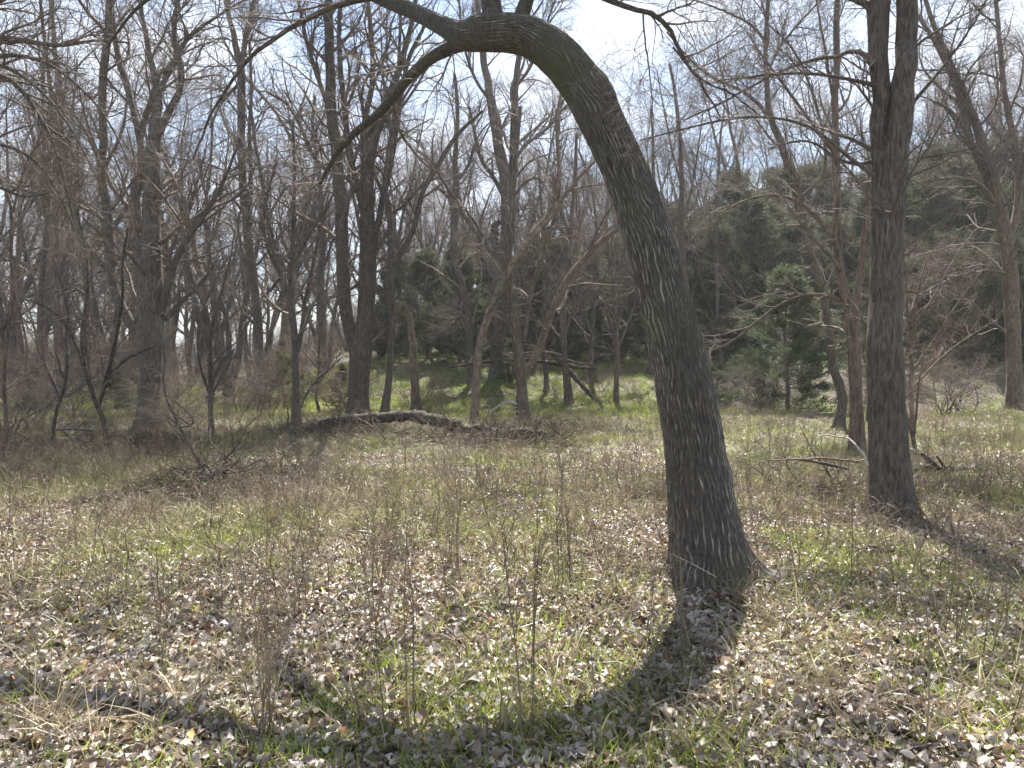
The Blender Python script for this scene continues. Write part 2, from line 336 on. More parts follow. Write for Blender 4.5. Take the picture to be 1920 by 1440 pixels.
def traced_tree(name, label, D, stems, bark=None, twig=None, n=(12, 7, 4, 2), l=(1.6, .75, .38, .2), group=None, cat='tree', seed=0, t0=.15, droop=0., flare=1.25, thick=1.0, drift=.12, sides=14, ext=True, part_names=('trunk', 'limb')):
    g = np.random.default_rng(100 + seed); bark = bark or M_BARK; twig = twig or M_TWIG
    base = None; PP, RR, LL, TOPS = [], [], [], []; root = None
    for i, st in enumerate(stems):
        st = np.array(st, float); m = len(st)
        s = np.concatenate([[0], np.cumsum(np.hypot(np.diff(st[:, 0]), np.diff(st[:, 1])))]) / F * D
        dy = g.normal() * drift * s + .05 * np.sin(s * 2 + g.random() * 6) if i else np.zeros(m) + .03 * np.sin(s * 1.3)
        if i and PP:
            p0 = pix(st[0, 0], st[0, 1], D); allp = np.concatenate(PP); dd = allp[np.argmin(((allp - p0)[:, [0, 2]] ** 2).sum(1)), 1] - D; dy = dy + dd
        P = pix(st[:, 0], st[:, 1], D + dy); R = st[:, 2] / 2 / F * (D + dy)
        if i == 0:
            gz = float(ground(P[0, 0], P[0, 1]))
            base = np.array([P[0, 0], P[0, 1], gz])
            P = np.concatenate([[[P[0, 0], P[0, 1], min(gz, P[0, 2]) - .12]], P]); R = np.concatenate([[R[0] * flare * 1.05], R]); R[1] *= flare
        if ext and st[-1, 1] < 12:      # goes on above the frame
            d = unit(P[-1] - P[-2]); q = P[-1]; tp = [q]
            for k in range(6):
                d = unit(d + g.normal(size=3) * .12 + [0, 0, .12]); q = q + d * .9; tp.append(q)
            TOPS.append((resample(np.array(tp), R[-1] * np.linspace(1, .25, 7), 12)[:2]))
        p, r, L = resample(P, R, 26 if i == 0 else 20)
        # small crookedness in the stem
        p = p + (g.normal(size=p.shape) * (r[:, None] * .12 + .003)) * np.linspace(0, 1, len(p))[:, None]
        PP.append(p); RR.append(r); LL.append(L)
    root = link(name, None, loc=base, label=label, cat=cat, group=group)
    parts = []
    for i, (p, r) in enumerate(zip(PP, RR)):
        S = sides if i == 0 else max(6, sides - 4)
        if i == 0:                   # bark ridges and roots on trunks that show large
            k2, s2 = (90, 40) if r.max() > .12 else (40, 16)
            pp, r2, L = resample(p, r, k2, True)
            v, q = tubes(pp[None], r2[None], s2, g); v = v.reshape(k2, s2, 3); cen = pp[:, None]
            an = np.arange(s2) / s2; TT, ZZ = np.meshgrid(an, np.linspace(0, L, k2))
            h = 1 + .10 * (vnoise(TT * 16, ZZ / .3, seed % 8, 16) - .5) + .16 * (vnoise(TT * 5, ZZ / .7, (seed + 3) % 8, 5) - .5) + .35 * np.exp(-np.maximum(pp[:, 2:3] - base[2], 0) / .16) * (.5 + .5 * np.cos(TT * 2 * math.pi * 4 + seed)) ** 2
            v = (cen + (v - cen) * h[..., None]).reshape(-1, 3)
        else: v, q = tubes(p[None], r[None], S, g)
        pm = part_names[0] if i == 0 else part_names[1]
        link(pm, mesh_from(pm, v - base, [q], bark), root)
    P = np.stack([resample(p, r, 20, True)[0] for p, r in zip(PP, RR)]); R = np.stack([resample(p, r, 20, True)[1] for p, r in zip(PP, RR)])
    rk = np.clip(np.array(LL) / 4.0, .35, 1.15)
    tops = []
    if TOPS:
        TP = np.stack([t[0] for t in TOPS]); TR = np.stack([t[1] for t in TOPS]); tops = [tubes(TP, TR, 6, g)] + twigs_for(g, TP, TR, (12, 7, 5, 0), (2.6, 1.3, .7, .2), .1, None, thick=2.2, kc=2)  # unseen tops, twigs thickened and packed close to shade the clearing
    if n:
        v, q = stack(tops + twigs_for(g, P, R, n, l, t0, rk, droop, thick=thick))
        keep = v[:, 2] > base[2] + .03
        link('crown', mesh_from('crown', v - base, q, twig), root)
    return root

mt, MP, MR = main_trunk()
def leaning_tree():
    g = np.random.default_rng(4)
    base = np.array([float(MP[30, 0]), 4.43, 0.0])
    root = link('leaning_tree', None, loc=base, label='thick dark ridged trunk arching over to the left above the leaf litter', cat='tree')
    mt.transform(Matrix.Translation([-float(c) for c in base])); link('trunk', mt, root)
    D = 4.55
    limbs = [
        [(905, 70, 30), (878, 78, 30), (843, 89, 25), (800, 113, 20), (763, 148, 19), (738, 180, 18), (707, 216, 15), (673, 243, 13), (645, 268, 12), (622, 300, 9), (600, 345, 6)],
        [(720, -8, 12), (650, 3, 11), (600, 23, 10), (543, 53, 8), (500, 83, 7.5), (467, 106, 7), (440, 145, 6), (410, 188, 5), (380, 240, 4), (362, 300, 3)],
        [(930, 60, 46), (922, 20, 38), (918, -30, 34), (905, -120, 30), (915, -220, 24)],
        [(975, 40, 30), (1000, -40, 22), (1050, -60, 18), (1100, -20, 14), (1160, 8, 10), (1205, 24, 9), (1235, 28, 9), (1257, 56, 8), (1271, 93, 7), (1296, 132, 5.5), (1326, 176, 4), (1350, 220, 3)],
        [(640, -40, 24), (560, -70, 20), (470, -80, 16), (380, -60, 12), (300, -20, 8), (240, 30, 5), (200, 90, 3.5)],
        [(1235, 30, 6), (1262, 18, 4), (1300, 4, 3), (1330, -20, 2.5)],
        [(1262, 88, 4), (1310, 150, 3.5), (1380, 175, 3), (1420, 215, 2.5)],
        [(1206, 26, 4), (1207, 60, 3.5), (1215, 110, 3), (1222, 180, 2.2), (1226, 260, 1.6)],
    ]
    dep = [1.3, .2, .1, -.2, 1.1, .05, .1, 0]
    PP, RR, LL = [], [], []
    for i, st in enumerate(limbs):
        st = np.array(st, float); dy = np.linspace(0, dep[i], len(st)) + (-.3 if i == 1 else (-.2 if i > 4 else 0))
        if i == 0: dy = np.linspace(.14, 1.4, len(st))
        if i == 2: dy = np.full(len(st), .02)
        if i == 1: dy = np.linspace(.62, .8, len(st))
        if i == 4: dy = np.linspace(.98, 2.7, len(st))
        p, r, L = resample(pix(st[:, 0], st[:, 1], D + dy), st[:, 2] / 2 / F * (D + dy), 22)
        p = p + g.normal(size=p.shape) * .006 * np.linspace(0, 1, 22)[:, None]
        v, q = tubes(p[None], r[None], 18 if i in (0, 2, 3, 4) else 8, g)
        link('limb', mesh_from('limb', v - base, [q], M_ARCH if i in (0, 2, 3, 4) else M_BARK), root); PP.append(p); RR.append(r); LL.append(L)
    P = np.stack(PP); R = np.stack(RR)
    v, q = stack(twigs_for(g, P, R, (11, 6, 4, 2), (.7, .42, .22, .12), .12, np.clip(np.array(LL) / 2.0, .5, 1.2), droop=.03, ang=.9, thick=.55))
    link('crown', mesh_from('crown', v - base, q, M_TWIG), root)
leaning_tree()

T = traced_tree
T('double_trunk_tree', 'tall thick grey tree forking into two stems right of the leaning trunk', 6.5, [
    [(1672, 960, 84), (1668, 900, 76), (1662, 800, 66), (1658, 700, 60), (1657, 600, 58), (1662, 500, 54), (1668, 400, 50), (1680, 300, 46), (1689, 200, 39), (1697, 100, 36), (1702, 0, 34)],
    [(1640, 790, 32), (1650, 600, 28), (1652, 400, 32), (1652, 300, 32), (1652, 220, 32), (1648, 150, 31), (1647, 80, 34), (1648, 20, 40), (1650, -30, 38)],
    [(1638, 122, 14), (1622, 100, 9), (1595, 92, 8), (1575, 108, 7), (1550, 106, 7), (1500, 118, 6), (1440, 145, 5), (1390, 172, 4.5), (1340, 200, 4), (1280, 226, 3)],
    [(1642, 160, 9), (1590, 148, 6), (1530, 138, 5.5), (1460, 138, 4.5), (1400, 146, 4), (1350, 150, 3)],
    [(1650, 22, 18), (1630, 10, 14), (1608, 2, 11), (1580, -12, 9), (1550, -30, 8)],
    [(1706, 200, 8), (1722, 180, 7), (1752, 146, 6), (1782, 108, 5), (1822, 52, 4), (1850, 0, 3.5)],
    [(1640, 330, 9), (1625, 318, 8), (1600, 303, 7), (1562, 268, 6.5), (1520, 236, 6), (1470, 222, 5), (1400, 218, 4.5), (1330, 230, 4), (1200, 262, 3)],
    [(1640, 300, 8), (1612, 310, 6), (1570, 300, 5), (1535, 270, 4), (1500, 262, 3.5), (1440, 280, 2.5)],
], bark=M_BARK, n=(10, 6, 4, 2), l=(1.1, .6, .3, .17), seed=1, flare=1.12, thick=.7, t0=.3, sides=20, drift=.15)
T('bare_tree', 'slim reddish-brown tree just behind the left side of the thick forked tree', 11.2, [
    [(1608, 848, 26), (1606, 780, 23), (1604, 700, 22), (1602, 640, 24), (1598, 590, 24), (1588, 560, 18), (1577, 530, 16), (1571, 460, 15), (1569, 380, 15), (1567, 300, 14), (1566, 200, 12), (1569, 100, 11), (1570, 0, 10)],
    [(1602, 600, 18), (1610, 540, 14), (1617, 490, 13), (1624, 430, 12), (1628, 360, 10), (1632, 300, 8)],
    [(1605, 610, 10), (1594, 568, 8), (1547, 553, 6.5), (1507, 553, 6), (1467, 567, 5), (1413, 607, 4.5), (1367, 647, 4), (1323, 660, 3)],
    [(1566, 445, 9), (1540, 415, 9), (1510, 385, 8), (1480, 370, 6), (1440, 364, 5), (1390, 378, 4), (1350, 400, 3)],
    [(1566, 290, 7), (1540, 255, 6), (1500, 200, 5), (1440, 120, 4), (1400, 60, 3)],
    [(1568, 210, 6), (1555, 150, 5), (1545, 80, 4), (1530, 0, 3)],
], bark=M_BARKR, n=(10, 6, 4, 2), l=(1.5, .8, .38, .2), seed=2, thick=.9)
T('bare_tree', 'crooked slender tree with S-bent foot left of the forked tree', 15.6, [
    [(1572, 806, 18), (1576, 770, 17), (1583, 740, 17), (1572, 715, 16), (1559, 690, 15), (1556, 640, 14), (1553, 588, 14), (1540, 540, 13), (1526, 495, 13), (1508, 430, 12), (1493, 368, 13), (1478, 305, 14), (1462, 262, 13), (1442, 222, 10), (1436, 160, 9), (1436, 80, 8), (1441, 0, 8)],
    [(1470, 285, 9), (1490, 330, 9), (1503, 375, 7)],
    [(1440, 220, 7), (1425, 196, 7), (1390, 168, 6), (1340, 150, 5), (1300, 120, 4), (1250, 60, 3)],
    [(1438, 140, 5), (1460, 90, 5), (1500, 40, 4), (1540, 0, 3)],
    [(1436, 80, 5), (1415, 50, 5), (1380, 30, 4), (1330, 10, 3)],
    [(1495, 375, 6), (1550, 330, 6), (1545, 250, 5), (1520, 160, 5), (1490, 90, 4), (1440, 45, 3)],
], bark=M_BARK, n=(12, 7, 4, 2), l=(1.7, .8, .4, .2), seed=3)
T('bare_tree', 'old tree with big crooked limbs rising from low on its trunk, left side', 15.6, [
    [(276, 803, 38), (281, 740, 35), (283, 690, 38), (282, 640, 48), (282, 560, 46), (284, 450, 34), (284, 350, 30), (286, 290, 27), (290, 230, 20), (298, 190, 14), (285, 120, 11), (270, 50, 9), (262, 0, 8)],
    [(272, 625, 30), (243, 608, 20), (220, 560, 18), (205, 510, 18), (205, 440, 17), (197, 370, 16), (187, 315, 15), (197, 275, 14), (192, 215, 14), (193, 133, 14), (203, 60, 13), (206, 0, 12)],
    [(207, 520, 12), (187, 488, 12), (160, 462, 12), (146, 430, 12), (138, 370, 12), (128, 320, 11), (112, 250, 9), (95, 180, 7), (85, 90, 6), (75, 0, 5)],
    [(262, 600, 16), (275, 500, 20), (258, 420, 18), (252, 360, 16), (268, 330, 14), (262, 250, 12), (243, 180, 12), (222, 110, 11), (212, 50, 9), (208, 0, 8)],
    [(298, 250, 14), (318, 205, 13), (338, 175, 12), (341, 130, 12), (333, 105, 11), (324, 60, 9), (334, 0, 8)],
    [(290, 215, 10), (300, 165, 9), (328, 115, 8), (350, 70, 7), (400, 35, 5), (440, 10, 4)],
    [(300, 590, 18), (318, 520, 14), (340, 465, 13), (362, 430, 11), (395, 385, 9), (425, 330, 6), (450, 260, 4)],
    [(310, 600, 10), (345, 560, 9), (370, 540, 7), (400, 500, 5)],
    [(205, 430, 7), (180, 400, 7), (130, 380, 6), (60, 360, 5), (0, 345, 4)],
], bark=M_BARK, n=(13, 7, 4, 2), l=(2.2, 1.0, .45, .22), seed=4, flare=1.15)
T('bare_tree', 'straight bare tree with pale-lit upper fork, right of the crooked old tree', 25.0, [
    [(491, 752, 22), (486, 680, 18), (483, 587, 17), (474, 520, 16), (463, 430, 16), (455, 340, 14), (452, 260, 14), (452, 200, 14), (453, 120, 14), (441, 80, 11), (433, 45, 9), (425, 0, 8)],
    [(453, 125, 11), (462, 60, 9), (477, 0, 8)],
    [(468, 420, 9), (471, 330, 8), (467, 250, 7), (472, 170, 6), (468, 80, 5)],
    [(456, 150, 7), (410, 195, 5), (395, 240, 4)],
    [(455, 140, 6), (520, 210, 6), (550, 270, 5), (575, 340, 4)],
], bark=M_BARK, n=(14, 8, 5, 1), l=(2.6, 1.2, .6, .3), seed=5, thick=1.3)
T('bare_tree', 'thin leaning grey tree standing at the left end of the fallen log', 16.3, [
    [(556, 800, 15), (555, 740, 13), (553, 680, 12), (553, 637, 12), (548, 590, 12), (541, 540, 12), (522, 505, 10), (506, 440, 8), (494, 350, 7), (478, 268, 6), (470, 200, 5)],
    [(545, 570, 8), (547, 487, 7), (550, 420, 7), (552, 330, 6), (550, 230, 5)],
    [(558, 660, 9), (566, 620, 8), (573, 553, 7), (587, 503, 6), (600, 420, 5), (640, 330, 4)],
    [(540, 540, 6), (500, 470, 6), (490, 400, 5), (520, 300, 5)],
    [(548, 500, 5), (580, 440, 5), (620, 380, 4)],
], n=(12, 7, 4, 2), l=(1.5, .75, .38, .2), seed=6)
T('bare_tree', 'large tree behind the log splitting into two tall grey stems', 18.6, [
    [(671, 785, 36), (672, 720, 38), (678, 650, 42), (686, 590, 32), (692, 490, 28), (688, 390, 28), (687, 300, 26), (702, 252, 22), (722, 205, 16), (745, 140, 12), (770, 60, 9), (780, 0, 8)],
    [(668, 660, 28), (648, 590, 24), (642, 500, 24), (640, 400, 24), (634, 310, 22), (622, 220, 20), (618, 120, 18), (616, 0, 16)],
    [(690, 420, 12), (666, 340, 12), (652, 260, 11), (640, 150, 10), (634, 60, 8), (640, 0, 7)],
    [(686, 310, 12), (680, 230, 11), (700, 160, 10), (698, 80, 8), (690, 0, 7)],
    [(640, 330, 10), (605, 315, 9), (585, 290, 8), (560, 225, 7), (535, 190, 6), (505, 175, 5)],
    [(700, 470, 12), (712, 400, 12), (732, 310, 11), (745, 230, 10), (760, 120, 8), (800, 40, 6)],
    [(622, 220, 8), (590, 130, 8), (570, 60, 7), (560, 0, 6)],
], n=(15, 7, 4, 2), l=(2.3, 1.0, .5, .25), seed=7, thick=1.1)
T('bare_tree', 'dark slim tree with a long limb reaching up to the right, behind the log', 18.2, [
    [(719, 783, 15), (728, 730, 13), (731, 690, 12), (734, 640, 12), (735, 570, 12), (731, 460, 11), (733, 430, 10), (728, 380, 10), (718, 345, 9), (727, 300, 8), (740, 220, 8), (748, 120, 6), (752, 0, 5)],
    [(722, 545, 10), (735, 500, 11), (752, 472, 11), (777, 433, 10), (790, 360, 10), (817, 317, 9), (847, 262, 8), (880, 230, 7), (905, 208, 4)],
    [(733, 400, 6), (760, 385, 6), (790, 345, 5), (830, 330, 4)],
    [(817, 317, 6), (850, 370, 6), (880, 400, 6), (905, 440, 7), (918, 470, 7)],
], n=(12, 7, 4, 2), l=(1.6, .8, .4, .2), seed=8)
T('broken_tree', 'broken-topped brown snag standing behind the arching log', 21, [
    [(781, 772, 17), (778, 720, 15), (774, 655, 14), (769, 600, 12), (766, 585, 9)],
    [(765, 600, 6), (761, 580, 4), (760, 565, 2)],
], bark=M_BARKO, n=(3, 4, 3, 1), l=(.8, .5, .3, .2), seed=9, ext=False)
T('bare_tree', 'bent pale orange-brown trunk curving right, behind the right half of the log', 18.0, [
    [(890, 790, 15), (891, 750, 15), (895, 690, 15), (897, 650, 14), (909, 608, 13), (929, 562, 12), (946, 520, 12), (966, 482, 11), (993, 447, 10), (1028, 415, 10), (1060, 360, 8), (1100, 317, 6), (1140, 280, 4)],
    [(993, 440, 7), (1035, 395, 7), (1052, 330, 6), (1044, 250, 6), (1050, 180, 5)],
    [(1060, 360, 5), (1090, 350, 4), (1130, 345, 3)],
    [(945, 520, 5), (920, 480, 4), (880, 450, 3)],
], bark=M_BARKO, n=(9, 6, 4, 2), l=(1.2, .7, .35, .2), seed=10)
T('cottonwood_tree', 'massive straight tree in the middle on the green bank with a broken stub', 29.0, [
    [(937, 742, 44), (937, 700, 38), (937, 640, 33), (932, 560, 32), (943, 487, 30), (953, 430, 26), (952, 380, 25), (949, 330, 24), (936, 285, 20), (926, 220, 17), (915, 170, 14), (905, 100, 12), (895, 0, 9)],
    [(950, 390, 16), (962, 320, 15), (963, 240, 14), (966, 160, 12), (975, 80, 9), (980, 0, 7)],
    [(930, 500, 16), (927, 450, 15), (926, 422, 14), (938, 417, 11)],
    [(945, 370, 8), (925, 330, 8), (900, 300, 7), (890, 250, 6), (880, 200, 5)],
    [(926, 520, 13), (910, 470, 12), (890, 430, 10), (862, 395, 8), (845, 370, 7), (810, 345, 5)],
    [(962, 370, 7), (985, 340, 6), (1010, 330, 5), (1020, 352, 3)],
    [(965, 300, 7), (985, 270, 6), (1030, 240, 5), (1060, 200, 4)],
    [(912, 180, 6), (890, 150, 6), (870, 90, 5), (860, 0, 4)],
    [(966, 165, 6), (1000, 120, 6), (1020, 60, 5), (1040, 0, 4)],
], n=(14, 8, 5, 1), l=(2.8, 1.3, .65, .3), seed=11, thick=1.4)
T('bare_tree', 'reddish two-stemmed tree whose right stem leans far right, beyond the log', 18.5, [
    [(981, 783, 22), (979, 740, 21), (976, 690, 20), (968, 620, 18), (954, 550, 16), (950, 480, 14), (960, 400, 12), (966, 300, 9), (975, 200, 7)],
    [(984, 700, 16), (998, 683, 14), (1014, 647, 14), (1030, 593, 14), (1053, 543, 13), (1073, 510, 12), (1100, 480, 11), (1138, 440, 9), (1180, 420, 7), (1230, 410, 5)],
    [(984, 640, 8), (993, 553, 8), (1010, 503, 8), (1027, 447, 8), (1043, 400, 7), (1050, 360, 6), (1046, 300, 5), (1042, 220, 5), (1060, 140, 4)],
    [(1100, 480, 5), (1120, 430, 5), (1150, 380, 4), (1180, 340, 3)],
], bark=M_BARKR, n=(12, 7, 4, 2), l=(1.5, .8, .4, .2), seed=12)
T('bare_tree', 'dark kinked trunk standing left of the massive middle tree', 27.0, [
    [(880, 752, 16), (886, 715, 15), (882, 680, 14), (880, 590, 14), (868, 540, 13), (852, 490, 13), (850, 440, 13), (853, 400, 12), (855, 350, 10), (853, 290, 9), (860, 220, 7), (852, 140, 6)],
    [(853, 400, 7), (838, 340, 7), (810, 300, 6), (780, 280, 5)],
    [(856, 340, 6), (880, 310, 6), (890, 270, 5)],
    [(880, 600, 5), (860, 590, 5), (840, 620, 4)],
], n=(13, 7, 4, 2), l=(2.2, 1.0, .5, .3), seed=13, thick=1.3)
for i, (x, yb, w, D, yt, lab) in enumerate([
    (1025, 758, 9, 26, 300, 'thin pole-like tree just right of the reddish two-stemmed tree'),
    (1068, 764, 13, 24, 250, 'straight dark tree where the fallen diagonal pole crosses it'),
    (1107, 742, 9, 27, 280, 'thin upright tree between the crossed poles and the leaning trunk'),
    (1155, 760, 9, 24, 330, 'thin short-limbed tree close to the left edge of the leaning trunk'),
    (612, 732, 13, 33, 180, 'distant straight tree between the thin leaning tree and the large split tree'),
    (600, 772, 5, 20, 560, 'very thin sapling just left of the large split tree'),
    (1212, 745, 10, 28, 200, 'slim tree half hidden by the leaning trunk'),
    (114, 742, 17, 27, 0, 'tall dim tree near the left edge behind the V-shaped sapling'),
    (70, 748, 12, 27, 60, 'dim straight tree at the far left'),
    (1290, 738, 13, 29, 120, 'forked tree in front of the dark cedars right of the leaning trunk'),
    (1352, 745, 9, 29, 200, 'slender tree in front of the dark cedars, left of the green juniper')]):
    g = np.random.default_rng(900 + i); k = 9
    ys = np.linspace(yb, yt, k); xs = x + np.cumsum(np.r_[0, g.normal(size=k - 1) * 7]); ws = np.linspace(w * 1.1, w * .4, k)
    st = [list(zip(xs, ys, ws))]
    nl = 4 if w > 8 else 2
    for j in range(nl):
        a = 2 + j; sg = 1 if (j + i) % 2 else -1; h = (ys[a] - ys[a + 1]) or 10
        st.append([(xs[a], ys[a], ws[a] * .6), (xs[a] + sg * 18, ys[a] - h * .8, ws[a] * .45), (xs[a] + sg * (30 + 12 * g.random()), ys[a] - h * 1.7, ws[a] * .35), (xs[a] + sg * (38 + 20 * g.random()), ys[a] - h * 2.8, ws[a] * .2)])
    T('bare_tree', lab, D, st, bark=[M_BARK, M_BARKR][i % 2], n=(10, 6, 4, 2), l=(1.8, .9, .45, .25), seed=20 + i, thick=1.2)
T('bare_tree', 'stout tree with many parallel rising limbs at the right edge', 23.0, [
    [(1903, 757, 26), (1902, 700, 23), (1898, 600, 24), (1896, 520, 24), (1888, 450, 23), (1866, 360, 22), (1848, 290, 18), (1830, 230, 15), (1800, 155, 12), (1762, 80, 9), (1735, 0, 7)],
    [(1890, 460, 14), (1912, 380, 12), (1908, 290, 11), (1885, 190, 10), (1876, 100, 8), (1868, 0, 7)],
    [(1862, 350, 12), (1822, 280, 11), (1805, 200, 10), (1780, 130, 9), (1750, 70, 8), (1700, 0, 5)],
    [(1875, 380, 10), (1845, 300, 9), (1818, 260, 8), (1790, 210, 6), (1750, 190, 5)],
    [(1898, 520, 8), (1860, 505, 7), (1800, 515, 6), (1740, 545, 5), (1710, 560, 4)],
    [(1893, 430, 8), (1850, 350, 8), (1800, 330, 6), (1740, 340, 5)],
    [(1908, 300, 8), (1935, 220, 8), (1950, 100, 6)],
], bark=M_BARKR, n=(16, 8, 4, 2), l=(2.4, 1.1, .55, .3), seed=40, thick=1.2)
T('sapling', 'small reddish tree with fanned branches right of the thick forked tree', 13.8, [
    [(1713, 822, 9), (1709, 770, 8), (1708, 720, 7), (1710, 660, 6), (1713, 600, 5), (1722, 540, 4), (1740, 480, 3)],
    [(1709, 700, 5), (1730, 670, 4), (1763, 620, 3.5), (1800, 560, 3), (1850, 500, 2)],
    [(1709, 730, 5), (1745, 690, 4), (1800, 640, 3), (1870, 600, 2)],
    [(1710, 650, 4), (1700, 600, 3.5), (1702, 540, 3), (1690, 470, 2)],
    [(1712, 610, 4), (1750, 560, 3), (1790, 480, 2.5), (1830, 430, 2)],
], bark=M_BARKR, twig=M_TWIGR, n=(12, 6, 3, 1), l=(1.0, .5, .26, .15), seed=41, cat='sapling', thick=.8)
T('sapling', 'leaning pair of red-brown saplings behind the foot of the thick forked tree', 11.9, [
    [(1716, 838, 6), (1706, 800, 6), (1694, 760, 5), (1690, 700, 4), (1684, 640, 3)],
    [(1712, 825, 5), (1718, 780, 4), (1722, 720, 3), (1735, 650, 2)],
], bark=M_BARKR, twig=M_TWIGR, n=(8, 5, 3, 1), l=(.7, .4, .22, .12), seed=42, cat='sapling', thick=.7)
T('sapling', 'black V-shaped sapling leaning left with a mossy fork', 12.2, [
    [(203, 838, 11), (198, 803, 10), (192, 780, 9), (183, 762, 10), (174, 737, 9), (165, 710, 9), (157, 687, 8), (153, 640, 7), (158, 590, 6), (166, 553, 5), (163, 503, 5), (160, 440, 4), (120, 400, 3)],
    [(184, 762, 9), (192, 735, 8), (201, 705, 8), (212, 660, 7), (225, 600, 6), (232, 550, 5), (228, 490, 4), (240, 430, 3)],
    [(198, 712, 6), (215, 692, 5), (240, 670, 4), (290, 650, 3)],
    [(157, 690, 5), (140, 640, 4), (118, 600, 4), (80, 570, 3), (40, 560, 2)],
    [(205, 820, 6), (222, 815, 5), (245, 825, 4), (285, 822, 3)],
], bark=M_LOG, n=(11, 6, 4, 2), l=(1.2, .6, .3, .16), seed=43, cat='sapling', thick=.8, flare=1.2)
T('sapling', 'thin upright sapling with zigzag twigs between the old tree and the log', 13.8, [
    [(397, 820, 9), (395, 770, 8), (394, 730, 7), (393, 687, 7), (397, 630, 6), (390, 590, 6), (380, 565, 5), (364, 537, 5), (352, 490, 4), (345, 440, 3)],
    [(394, 735, 5), (404, 700, 5), (415, 680, 4), (440, 655, 3)],
    [(394, 740, 5), (378, 700, 4), (370, 660, 4), (372, 610, 3)],
    [(397, 620, 4), (410, 560, 4), (430, 500, 3), (440, 430, 2)],
], n=(10, 6, 4, 2), l=(1.1, .6, .3, .16), seed=44, cat='sapling', thick=.9)
T('dead_sapling', 'dead leaning stem slanting down right into the root mound', 8.1, [
    [(386, 893, 6), (372, 865, 6), (355, 830, 6), (335, 800, 5.5), (325, 775, 5), (312, 750, 5), (305, 700, 5), (310, 660, 4), (300, 630, 4), (290, 580, 3), (280, 530, 2.5)],
    [(333, 800, 4), (355, 800, 3.5), (366, 790, 3), (350, 770, 2.5), (330, 755, 2.5), (312, 740, 2)],
    [(318, 765, 4), (345, 790, 4), (365, 805, 3)],
    [(333, 798, 3), (318, 782, 3), (300, 772, 2)],
], bark=M_BARK, twig=M_TWIG, n=(6, 5, 3, 1), l=(.6, .35, .2, .12), seed=45, cat='sapling', thick=.7)
T('sapling', 'spindly red-brown stems at the left edge of the picture', 9.5, [
    [(8, 870, 8), (14, 800, 7), (6, 720, 7), (12, 640, 6), (24, 560, 6), (20, 480, 6), (24, 420, 6), (22, 382, 6), (5, 352, 5), (-12, 300, 5)],
    [(20, 530, 4), (42, 600, 4), (52, 660, 3), (50, 700, 2)],
    [(24, 400, 4), (40, 330, 3), (60, 280, 3), (110, 240, 2)],
], bark=M_BARKR, twig=M_TWIGR, n=(10, 6, 4, 1), l=(.9, .5, .26, .15), seed=46, cat='sapling', thick=.8)
T('sapling', 'forked twiggy sapling bending left, in front of the far left trees', 13.0, [
    [(98, 835, 7), (102, 780, 6), (118, 735, 6), (128, 690, 6), (122, 640, 5), (130, 590, 4), (118, 540, 4), (100, 480, 3)],
    [(112, 745, 5), (90, 700, 4), (70, 650, 4), (60, 590, 3), (30, 540, 2)],
], n=(10, 6, 4, 2), l=(1.1, .6, .3, .16), seed=47, cat='sapling', thick=.9)
# a tree that stands just outside the left edge and reaches into the picture
T('bare_tree', 'branches of a tree outside the left edge reaching in at the upper left', 9.0, [
    [(-160, 900, 44), (-155, 700, 36), (-150, 500, 32), (-140, 300, 30), (-130, 150, 28), (-120, 0, 26)],
    [(-140, 150, 18), (-60, 80, 14), (0, 68, 11), (60, 80, 9), (130, 88, 7), (165, 74, 5), (240, 80, 3.5)],
    [(-145, 260, 16), (-60, 160, 13), (0, 135, 11), (40, 165, 9), (90, 240, 7), (120, 330, 5), (140, 420, 3)],
    [(-145, 220, 14), (-60, 120, 11), (20, 100, 8), (80, 112, 6), (150, 160, 5), (200, 220, 3.5), (240, 300, 2.5)],
    [(-148, 330, 12), (-50, 270, 9), (20, 270, 7), (80, 310, 5), (130, 400, 3.5), (160, 480, 2.5)],
    [(-150, 380, 10), (-60, 330, 8), (0, 350, 6), (40, 372, 4), (100, 360, 3)],
    [(-130, 100, 12), (-40, 20, 10), (40, -20, 7), (120, -40, 5)],
    [(-130, 140, 10), (-20, 110, 8), (60, 150, 6), (130, 230, 4.5), (180, 330, 3)],
], n=(13, 7, 4, 2), l=(1.3, .7, .36, .2), seed=48, t0=.2, droop=.05, thick=.85)

# ------------------------------------------------------------------ fallen wood
def wood(name, label, D, pts, mat, twigs=None, seed=0, cat='log', lump=.12, sides=18, group=None):
    g = np.random.default_rng(300 + seed)
    a = np.array(pts, float); d = D + (a[:, 3] if a.shape[1] > 3 else 0)
    P = pix(a[:, 0], a[:, 1], d); R = a[:, 2] / 2 / F * d
    p, r, L = resample(P, R, max(24, int(len(pts) * 7)))
    K = len(p); r = r * (1 + lump * g.normal(size=K)); p = p + g.normal(size=p.shape) * r[:, None] * .08
    r[0] *= .6; r[-1] *= .5
    v, q = tubes(p[None], r[None], sides, g); v = v.reshape(K, sides, 3); c = p[:, None]
    h = 1 + .25 * (g.random((K, sides, 1)) - .5) * (lump > .05); v = (c + (v - c) * h).reshape(-1, 3)
    v = np.concatenate([v, p[:1], p[-1:]]); n0 = len(v) - 2; j = np.arange(sides); j2 = (j + 1) % sides
    caps = np.concatenate([np.stack([j2, j, np.full(sides, n0)], -1), np.stack([j + (K - 1) * sides, j2 + (K - 1) * sides, np.full(sides, n0 + 1)], -1)])
    base = p[K // 2].copy(); base[2] = float(ground(base[0], base[1]))
    root = link(name, mesh_from(name, v - base, [q, caps], mat), loc=base, label=label, cat=cat, group=group)
    if twigs:
        v, q = stack(twigs_for(g, p[None], r[None], twigs[0], twigs[1], .1, None, .02, thick=.7)); link('twigs', mesh_from('twigs', v - base, q, M_TWIG), root)
    return root
